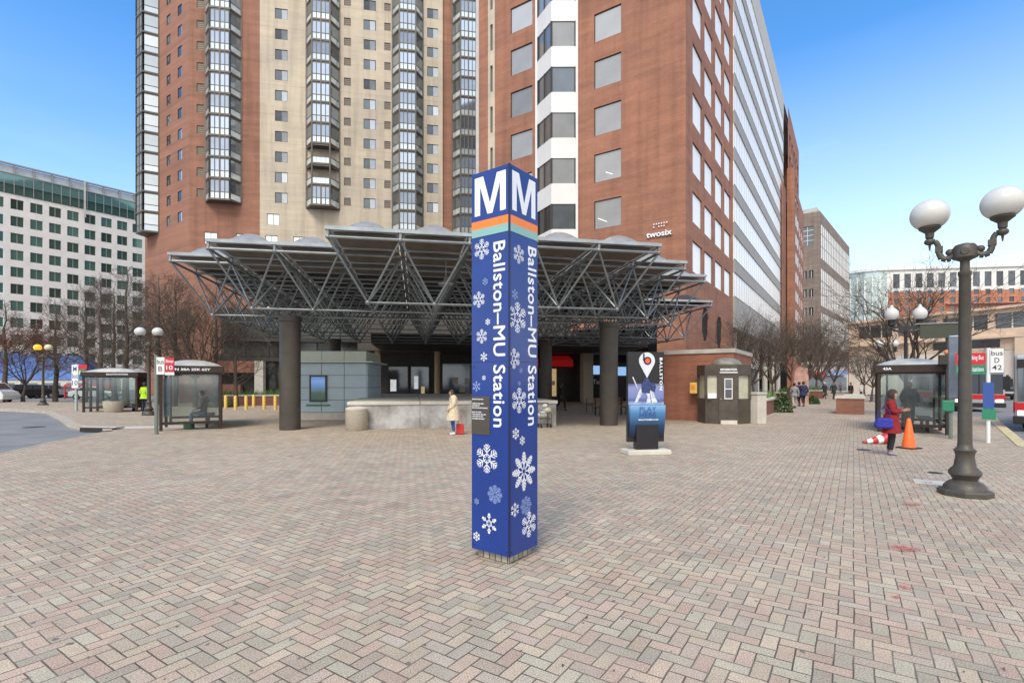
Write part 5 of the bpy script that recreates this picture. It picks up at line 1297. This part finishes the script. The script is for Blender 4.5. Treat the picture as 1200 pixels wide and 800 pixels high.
tree('bare tree in front of the tan building beside the parked bus','v2',W(1178,62),8.8,5.9,GC)
# ================================================================== PEOPLE
def skin(nodes,edges,levels=2):
    me=bpy.data.meshes.new('s'); me.from_pydata([n[0] for n in nodes],edges,[]); ob=bpy.data.objects.new('s',me); C.objects.link(ob)
    md=ob.modifiers.new('k','SKIN'); md.use_smooth_shade=True
    for i,n in enumerate(nodes):
        r=n[1]; me.skin_vertices[0].data[i].radius=(r,r) if not isinstance(r,tuple) else r; me.skin_vertices[0].data[i].use_root=(i==0)
    s=ob.modifiers.new('u','SUBSURF'); s.levels=levels; s.render_levels=levels
    dg=bpy.context.evaluated_depsgraph_get(); m=bpy.data.meshes.new_from_object(ob.evaluated_get(dg))
    mb=MB(); mb.v=[tuple(v.co) for v in m.vertices]; mb.f=[tuple(p.vertices) for p in m.polygons]; mb.m=[0]*len(mb.f)
    bpy.data.objects.remove(ob); bpy.data.meshes.remove(m); return mb
STAND=dict(pel=(0,0,.93),spi=(0,0,1.12),che=(0,.01,1.32),nec=(0,.01,1.46),hb=(0,-.005,1.53),
  sl=(-.17,.01,1.41),el=(-.22,.03,1.14),wl=(-.22,-.05,.90),sr=(.17,.01,1.41),er=(.22,.03,1.14),wr=(.22,-.05,.90),
  hl=(-.09,0,.90),kl=(-.10,-.02,.50),al=(-.10,.03,.09),hr=(.09,0,.90),kr=(.10,-.02,.50),ar=(.10,.03,.09))
def person(label,loc,rz,H=1.7,pose={},coat=(.05,.05,.06),trou=(.03,.03,.04),shoe=(.03,.03,.03),hair=None,sk=None,clen=.78,bulk=1.,hood=False,group=None,toe=(0,-1),lv=1,yaw=0):
    P={k:Vector(v) for k,v in {**STAND,**pose}.items()}
    t=thing('person',label,'person',tuple(loc),rz,group); sk=sk or SKIN; hair=hair or HAIR
    hc=P['hb']+Vector((0,-.01,.09))
    nodes=[(P['pel'],(.13,.10)),(P['spi'],(.12,.09)),(P['che'],(.14,.10)),(P['nec'],.055),(P['hb'],.055),
      (P['sl'],.06),(P['el'],.043),(P['wl'],.028),(P['sr'],.06),(P['er'],.043),(P['wr'],.028),(P['hl'],.085),(P['kl'],.055),(P['al'],.038),(P['hr'],.085),(P['kr'],.055),(P['ar'],.038)]
    ed=[(0,1),(1,2),(2,3),(3,4),(2,5),(5,6),(6,7),(2,8),(8,9),(9,10),(0,11),(11,12),(12,13),(0,14),(14,15),(15,16)]
    b=skin(nodes,ed,lv)
    M_=Matrix.Translation(hc)@Matrix.Rotation(yaw,4,'Z')
    hd=MB(); hd.ball((0,0,0),.098,16,sz=1.22,sx=.82,sy=.95); hd.ball((0,-.092,-.01),.016,8,sz=1.5); hd.ball((0,-.03,-.085),.05,8,sz=.7)
    for s in (-1,1): hd.ball((s*.082,.01,-.005),.022,8,sz=1.3,sx=.5)
    b.add(hd,M_)
    for s,e,w in ((-1,'el','wl'),(1,'er','wr')):       # hands: palm, four fingers, thumb
        d=(P[w]-P[e]).normalized(); sd_=d.cross(Vector((0,1,.2))).normalized(); n_=d.cross(sd_)
        c=P[w]+d*.045; b.tube(P[w],P[w]+d*.085,.026,.034,8); 
        for k,l in enumerate((.06,.072,.066,.05)):
            q=P[w]+d*.08+sd_*(.018*(k-1.5)); m_=q+d*l*.55+n_*.008; b.tube(q,m_,.0095,.008,6); b.tube(m_,m_+d*l*.35+n_*.025,.008,.006,6)
        q=P[w]+d*.03+sd_*(-.03*s); b.tube(q,q+d*.035-sd_*.025*s,.011,.009,6); b.tube(q+d*.035-sd_*.025*s,q+d*.06-sd_*.022*s+n_*.01,.009,.007,6)
    b.build('body',sk,t,smooth=True)
    f=MB(); 
    for s in (-1,1): f.ball((s*.032,-.088,.018),.0095,8)
    MB().add(f,M_).build('eyes',HAIR,t)
    f=MB(); f.cbox(0,-.094,-.052,.04,.008,.008); MB().add(f,M_).build('mouth',M('lip',(.30,.10,.09),.5,var=0) if 'lip' not in bpy.data.materials else bpy.data.materials['lip'],t)
    # hair
    h=MB(); n=14; rings=[]
    for i in range(0,9):
        ph=math.pi*i/10
        rings.append([(.092*math.sin(ph)*math.cos(a_),.012+.108*math.sin(ph)*math.sin(a_),.012+.13*math.cos(ph)) for a_ in [2*math.pi*k/n for k in range(n)]])
    for i in range(8):
        for k in range(n):
            cy=(rings[i][k][1]+rings[i+1][(k+1)%n][1])/2; czz=(rings[i][k][2]+rings[i+1][k][2])/2
            if cy<-.03 and czz<.065 : continue
            if not hood and czz<-.06: continue
            h.face([rings[i][k],rings[i+1][k],rings[i+1][(k+1)%n],rings[i][(k+1)%n]])
    if hood: h=MB().add(h,Matrix.Scale(1.16,4)); h.tube((0,.05,-.14),(0,.02,-.02),.10,.06,12)
    MB().add(h,M_).build('hood' if hood else 'hair',cloth(hood) if hood else hair,t,smooth=True)
    # coat: skin grown over torso and arms, skirt to the hem
    k=bulk
    cn=[(P['pel']+Vector((0,0,.02)),(.155*k,.115*k)),(P['spi'],(.15*k,.115*k)),(P['che'],(.165*k,.125*k)),(P['nec']-Vector((0,0,.02)),.075),
        (P['sl'],.078*k),(P['el'],.060*k),(P['wl'].lerp(P['el'],.06),.045*k),(P['sr'],.078*k),(P['er'],.060*k),(P['wr'].lerp(P['er'],.06),.045*k)]
    c=skin(cn,[(0,1),(1,2),(2,3),(2,4),(4,5),(5,6),(2,7),(7,8),(8,9)],lv)
    pz=P['pel'].z
    if clen<.9 and pz>.7:
        c.lathe([(.17*k,pz+.16-0),(.185*k,pz),(.205*k,(pz+clen)/2),(.225*k,clen),(.215*k,clen+.01),(.17*k,pz+.05)],(P['pel'].x,P['pel'].y,0),18,0,1,.78)
    c.build('coat',cloth(coat),t,smooth=True)
    # trousers
    tn=[(P['pel'],(.135,.105)),(P['hl'],.10),(P['kl'],.072),(P['al']+Vector((0,0,.03)),.056),(P['hr'],.10),(P['kr'],.072),(P['ar']+Vector((0,0,.03)),.056)]
    skin(tn,[(0,1),(1,2),(2,3),(0,4),(4,5),(5,6)],lv).build('trousers',cloth(trou),t,smooth=True)
    for a in ('al','ar'):
        s=MB(); q=P[a]; dx,dy=toe; s.ball((0,0,0),.055,10,sz=.9); s.ball((dx*.09,dy*.09,-.02),.05,10,sz=.72,sx=.9 if dy else 1.4,sy=1.4 if dy else .9); s.tube((0,0,0),(dx*.09,dy*.09,-.015),.045,.042,8)
        s=MB().add(s,Matrix.Translation((q.x,q.y,max(q.z-.035,.052)))); s.build('shoe',cloth(shoe),t,smooth=True)
    f=H/1.7; t.scale=(f,f,f); return t
WALK=dict(hl=(-.09,-.01,.90),kl=(-.10,-.20,.53),al=(-.10,-.22,.10),kr=(.10,.06,.50),ar=(.10,.33,.16),el=(-.23,.12,1.15),wl=(-.23,.16,.93),er=(.23,-.04,1.14),wr=(.22,-.20,.95))
# woman in red
PH=dict(el=(-.22,-.02,1.15),wl=(-.10,-.25,1.20),er=(.20,-.04,1.15),wr=(.06,-.27,1.21),hb=(0,-.03,1.52),kl=(-.07,-.03,.5),al=(-.07,.02,.09),kr=(.07,.0,.5),ar=(.08,.05,.09))
p=W(1044.5,12.35)
t=person('woman in a long red coat and dark hood standing by the orange cone',p,R(58),1.53,PH,(.24,.010,.014),(.02,.02,.022),(.28,.25,.33),clen=.60,bulk=1.28,hood=(.05,.035,.03),lv=2,yaw=-.15)
g=MB(); g.box(-.035,.035,-.30,-.285,1.16,1.30); ph=g.build('phone',BLACK,None,tuple(p),R(58)); tag(ph,'small dark phone held up in the hands of the woman in red','phone')
g=MB(); g.side([(-.17,0),(.17,0),(.20,.07),(.15,.24),(-.15,.24),(-.20,.07)],-.08,.08)
bg_=thing('handbag','bright blue handbag hanging at the hip of the woman in red','handbag',(p.x-.27,p.y-.12,.66),R(-12)); g.build('bag_body',cloth((.03,.035,.32)),bg_,bevel=.04)
g=MB(); g.path([(-.15,0,.26),(-.1,0,.42),(.04,0,.5),(.12,0,.42),(.15,0,.26)],.012,8); g.build('strap',cloth((.025,.03,.22)),bg_)
# cream coat
p=W(531,17.2)
person('person in a quilted cream coat and blue trousers standing before the concrete parapet',p,R(-78),1.50,dict(el=(-.24,-.02,1.14),wl=(-.2,-.16,.98),er=(.24,-.0,1.14),wr=(.2,-.17,.97),hb=(0,-.05,1.50),nec=(0,-.02,1.45)),(.60,.50,.37),(.045,.09,.28),(.6,.6,.62),clen=.56,bulk=1.55,lv=2)
g=MB(); g.box(-.13,.13,-.07,.07,.02,.36); bgr=thing('shopping_bag','red shopping bag hanging low behind the person in the cream coat','bag',(p.x+.23,p.y+.05,0),R(5)); g.build('bag_body',RED,bgr,bevel=.02); g=MB(); g.path([(-.06,0,.35),(-.05,0,.62),(.05,0,.62),(.06,0,.35)],.008); g.build('handle',RED,bgr)
# hi-vis worker
person('worker in a bright yellow-green safety vest seen from behind near the white globe lamp',W(169.5,28.6),R(165),1.72,dict(el=(-.25,.05,1.15),wl=(-.17,-.12,1.0),er=(.25,.05,1.15),wr=(.17,-.12,1.0)),(.38,.62,.02),(.015,.02,.05),(.02,.02,.02),sk=SKIND,clen=.84,bulk=1.2)
# seated passenger
SIT=dict(pel=(0,0,.53),spi=(0,-.01,.75),che=(0,-.02,.97),nec=(0,-.04,1.12),hb=(0,-.07,1.19),sl=(-.18,-.02,1.05),el=(-.24,-.08,.80),wl=(-.12,-.28,.68),sr=(.18,-.02,1.05),er=(.24,-.08,.80),wr=(.12,-.28,.68),
  hl=(-.1,-.02,.52),kl=(-.13,-.42,.52),al=(-.12,-.44,.1),hr=(.1,-.02,.52),kr=(.13,-.42,.52),ar=(.12,-.44,.1))
person('passenger in a grey mottled jacket and jeans seated inside the left near shelter',W(239,20.6),R(-62),1.72,SIT,(.12,.11,.10),(.07,.11,.22),(.04,.04,.04),bulk=1.25,clen=2)
g=MB(); g.box(-.16,.16,-.12,.12,0,.22); tag(g.build('tote_bag',cloth((.08,.17,.10)),None,tuple(W(221.5,19.4)),0,bevel=.04),'dark green tote bag on the ground at the feet of the seated passenger','bag')
# right shelter person
person('heavy-set person in a dark grey-green jacket standing behind the glass of the right shelter',W(1066,20.2),R(-20),1.72,dict(el=(-.27,.02,1.14),wl=(-.25,-.1,.92),er=(.28,.0,1.14),wr=(.30,-.12,.93)),(.055,.065,.06),(.06,.075,.12),(.03,.03,.03),bulk=1.35,clen=.80,sk=SKIND)
GW='pedestrians on the right walk'
person('pedestrian in a grey top and pale trousers, left of the pair in navy',W(931,34.5),R(165),1.68,WALK,(.24,.24,.24),(.40,.38,.36),group=GW,clen=.86)
person('pedestrian in a navy jacket, middle of the nearest three walkers',W(936.5,37.5),R(175),1.75,WALK,(.016,.022,.06),(.015,.017,.03),group=GW,bulk=1.2,clen=.82)
person('pedestrian in a long navy coat, right of the nearest three walkers',W(941.5,37),R(170),1.78,WALK,(.018,.026,.075),(.02,.02,.03),group=GW,bulk=1.25,clen=.78)
person('pedestrian in black with a white cap beyond the arched panel',W(966.5,55),R(10),1.7,WALK,(.03,.025,.03),(.03,.03,.035),hair=WHITE,group=GW)
person('pedestrian in black coat right of the one in the white cap',W(977,52),R(-5),1.75,WALK,(.022,.03,.028),(.02,.02,.02),group=GW,clen=.62)
person('pedestrian in a black jacket and tan trousers standing farther right on the walk',W(997,49.5),R(0),1.72,{},(.018,.018,.02),(.30,.20,.09),group=GW)
person('pedestrian in a white top near the kerb planters',W(1009,58),R(20),1.65,{},(.55,.55,.55),(.05,.05,.06),group=GW)
person('small distant pedestrian in grey near the far corner building',W(985,88),R(0),1.7,{},(.16,.14,.13),(.05,.05,.06),group=GW)
person('dark clothed person walking under the canopy by the parapet end',W(657.5,31.5),R(120),1.7,WALK,(.012,.012,.014),(.012,.012,.014),sk=SKIND)
# ================================================================== VEHICLES
def wheel(t,x,y,r=.33,w=.22):
    a=MB(); a.tube((x,y-w/2,r),(x,y+w/2,r),r,n=20); wv=a.build('wheel',RUB,t)
    a=MB(); a.tube((x,y-w/2-.012,r),(x,y+w/2+.012,r),r*.6,n=14); a.build('rim',FRAMEL,wv)
def car(name,label,loc,rz,paint,kind='suv'):
    t=thing(name,label,{'suv':'car','van':'van','sedan':'car'}[kind],tuple(loc),rz,None)
    PR={'suv':([(-2.2,.35),(2.25,.35),(2.3,.7),(2.2,.95),(1.3,1.08),(.7,1.6),(-1.9,1.66),(-2.2,1.1)],[(1.15,1.08),(.62,1.54),(-1.8,1.58),(-2.05,1.08)]),
        'van':([(-2.5,.35),(2.5,.35),(2.55,.75),(2.35,1.05),(1.9,1.2),(1.3,1.85),(-2.35,1.92),(-2.5,1.1)],[(1.75,1.2),(1.22,1.76),(-2.25,1.82),(-2.4,1.15)]),
        'sedan':([(-2.2,.32),(2.2,.32),(2.25,.62),(2.1,.85),(1.1,.95),(.5,1.40),(-.9,1.42),(-1.6,.98),(-2.2,.9)],[(.98,.96),(.45,1.35),(-.85,1.36),(-1.45,.98)])}[kind]
    m=M(name+'_paint',paint,.25,.3,var=.04,spec=.6)
    g=MB(); g.side(PR[0],-.9,.9); g.build('body',m,t,bevel=.06)
    for s in (-1,1):
        g=MB(); g.side(PR[1],s*.905-.006,s*.905+.006); w_=g.build('side_window',GL_DARK,t)
        g=MB(); [g.box(x-.04,x+.04,s*.915-.004,s*.915+.004,1.0,PR[1][1][1]) for x in (-.35,-1.3)]; g.build('pillar',m,w_)
    a,b=PR[0][4 if kind!='sedan' else 4],PR[0][5]; dx,dz=b[0]-a[0],b[1]-a[1]; nx,nz=-dz,dx
    ln=math.hypot(nx,nz); nx,nz=-nx/ln*.012,-nz/ln*.012
    g=MB()
    c=(PR[0][-1],PR[0][-2]); 
    for (p0,p1),nm in (((a,b),'windscreen'),((c[0],c[1]),'rear_window')):
        g=MB(); off=.015 if nm=='windscreen' else -.015
        q0=(p0[0]+(p1[0]-p0[0])*.12,p0[1]+(p1[1]-p0[1])*.12); q1=(p0[0]+(p1[0]-p0[0])*.88,p0[1]+(p1[1]-p0[1])*.88)
        g.face([(q0[0]+off,-.75,q0[1]+.012),(q0[0]+off,.75,q0[1]+.012),(q1[0]+off,.68,q1[1]+.012),(q1[0]+off,-.68,q1[1]+.012)]); g.build(nm,GL_DARK,t)
    f=PR[0][0][0]
    for s in (-1,1):
        g=MB(); g.box(2.22,2.31,s*.66-.16,s*.66+.16,.68,.84); g.build('headlight',GL_WHITE,t)
        g=MB(); g.box(f-.02,f+.04,s*.74-.1,s*.74+.1,.75,1.02); g.build('tail_light',RED,t)
        for x in (-1.4,1.45): wheel(t,x,s*.82)
    g=MB(); g.box(f-.05,f+.1,-.85,.85,.36,.6); g.build('rear_bumper',STEELD,t); return t
car('parked_van','white van parked behind the rust-leaved tree at the left edge',W(-22,45.5,-.12),R(5),(.66,.68,.70),'van')
car('parked_car','dark sport utility car parked right of the rust-leaved tree trunk',W(37,60,-.12),R(70),(.03,.025,.03),'suv')
car('parked_car','silver car parked behind the amber and cream lamp post',W(57,62,-.12),R(62),(.45,.47,.52),'suv')
car('parked_car','pale green-white car seen through the farthest left shelter',W(112,57,-.12),R(10),(.5,.56,.54),'sedan')
car('parked_car','red car partly hidden behind the far white and green stop sign',W(84,66,-.12),R(8),(.4,.05,.04),'sedan')
car('parked_car','black sport utility car on the road right of the parked bus',W(1177,56,-.12),R(-125),(.02,.02,.022),'suv')
def bus(label,loc,rz,H=2.9,dest='43A',Ln=11):
    t=thing('city_bus',label,'bus',tuple(loc),rz,'red and silver city buses'); w=2.55
    BW=bpy.data.materials.get('bus_silver') or M('bus_silver',(.42,.43,.44),.35,.3,var=.08); BR=bpy.data.materials.get('bus_red') or M('bus_red',(.52,.02,.025),.3,var=.06)
    g=MB(); g.box(0,w,0,Ln,.35,H); g.build('body',BW,t,bevel=.12)
    g=MB(); g.box(.12,w-.12,-.02,.0,1.15,2.4); g.build('windscreen',GL_DARK,t,bevel=.008)
    g=MB(); g.box(w/2-.03,w/2+.03,-.035,-.021,1.15,2.4); g.build('windscreen_divider',BLACK,t)
    g=MB(); g.box(.1,w-.1,-.02,-.001,2.42,2.75); q=g.build('destination_display',BLACK,t)
    g=MB().add(fit_text(dest,.7,.18,.02,.002),Matrix.Translation((.9,-.024,2.49))@FACE_NEG_Y); g.build('display_lettering',M('display_amber',(.8,.4,.05),.5,var=0,emit=(1,.5,.05),es=.6) if 'display_amber' not in bpy.data.materials else bpy.data.materials['display_amber'],q)
    g=MB(); g.box(.04,w-.04,-.025,-.001,.82,1.1); g.build('red_front_band',BR,t)
    g=MB(); g.box(.0,w,-.12,-.0,.3,.6); g.build('bumper',BLACK,t,bevel=.03)
    for x in (.12,w-.46): g=MB(); g.box(x,x+.34,-.04,-.001,.63,.80); g.build('headlight',M('bus_headlight',(.8,.8,.75),.2,var=0,emit=(1,.97,.85),es=1.6) if 'bus_headlight' not in bpy.data.materials else bpy.data.materials['bus_headlight'],t)
    for x in (-.012,w): g=MB(); g.box(x,x+.012,.05,Ln-.1,.7,1.15); g.build('red_side_band',BR,t)
    for x in (-.015,w+.003):
        for k in range(6): g=MB(); g.box(x,x+.012,.5+k*1.7,2.05+k*1.7,1.3,2.3); g.build('side_window',GL_DARK,t)
    for x in (-.25,w+.05): g=MB(); g.box(x,x+.2,-.3,-.2,1.6,2.1); g.box(x+.08,x+.12,-.25,.05,2.1,2.16); g.build('mirror',BLACK,t)
    for y in (2.4,8):
        for x in (.14,w-.14):
            a=MB(); a.tube((x-.15,y,.45),(x+.15,y,.45),.47,n=20); wv=a.build('wheel',RUB,t); a=MB(); a.tube((x-.16,y,.45),(x+.16,y,.45),.26,n=14); a.build('rim',FRAMEL,wv)
    g=MB(); 
    for x in (.7,1.9): g.tube((x,-.03,1.12),(x-.25,-.03,1.9),.012,n=5)
    g.build('wiper',BLACK,t); return t
bus('city bus waiting at the kerb behind the white stop post, windscreen facing the plaza',W(1117,33,-.12),R(-27),2.9)
bus('city bus seen behind the right shelter, farther back than the one by the white post',W(1085,44,-.12),R(-33),2.9,'38B')
bus('city bus cut off by the right edge of the picture',W(1187.5,19.6,-.12),R(-52),2.95,'25B')
# blue-topped low building at left
t=thing('storefront_row','low cream shop row with a bright blue banner fascia behind the parked van','building',tuple(W(-40,70)),R(4))
g=MB(); g.box(0,16.2,0,6,-.1,2.1); g.build('wall',CONCL,t)
g=MB(); n_=1; g.face([(0,-.1,2.1),(16.2,-.1,2.1),(15.4,.6,5.4),(0,.6,6.0)]); g.face([(0,-.1,2.1),(0,6,2.1),(16.2,6,2.1),(16.2,-.1,2.1)]); g.face([(16.2,-.1,2.1),(16.2,6,2.1),(15.4,.6,5.4)]); 
bm_,bt,bb=base('blue_banner'); bo=nd(bt,'ShaderNodeTexCoord').outputs['Object']; bt.links.new(ramp(bt,noise(bt,.35,5,bo),[(.35,(.02,.06,.25)),(.5,(.06,.17,.45)),(.62,(.10,.14,.38)),(.7,(.35,.45,.62))]),bb.inputs['Base Color'])
g.build('blue_banner',bm_,t)
g=MB(); [g.box(1+k*3,3.2+k*3,-.06,-.01,.4,1.7) for k in range(5)]; g.build('shop_window',GL_DARK,t)
t=thing('red_railing','low red metal railing and post frame between the banner building and the shelter','railing',tuple(W(76,57)),R(0)); g=MB()
for k in range(6): g.box(k*1.0-.05,k*1.0+.05,-.05,.05,-.1,1.5)
g.box(0,5,-.04,.04,1.42,1.55); g.box(0,5,-.03,.03,.7,.78); g.build('rail',RED,t)
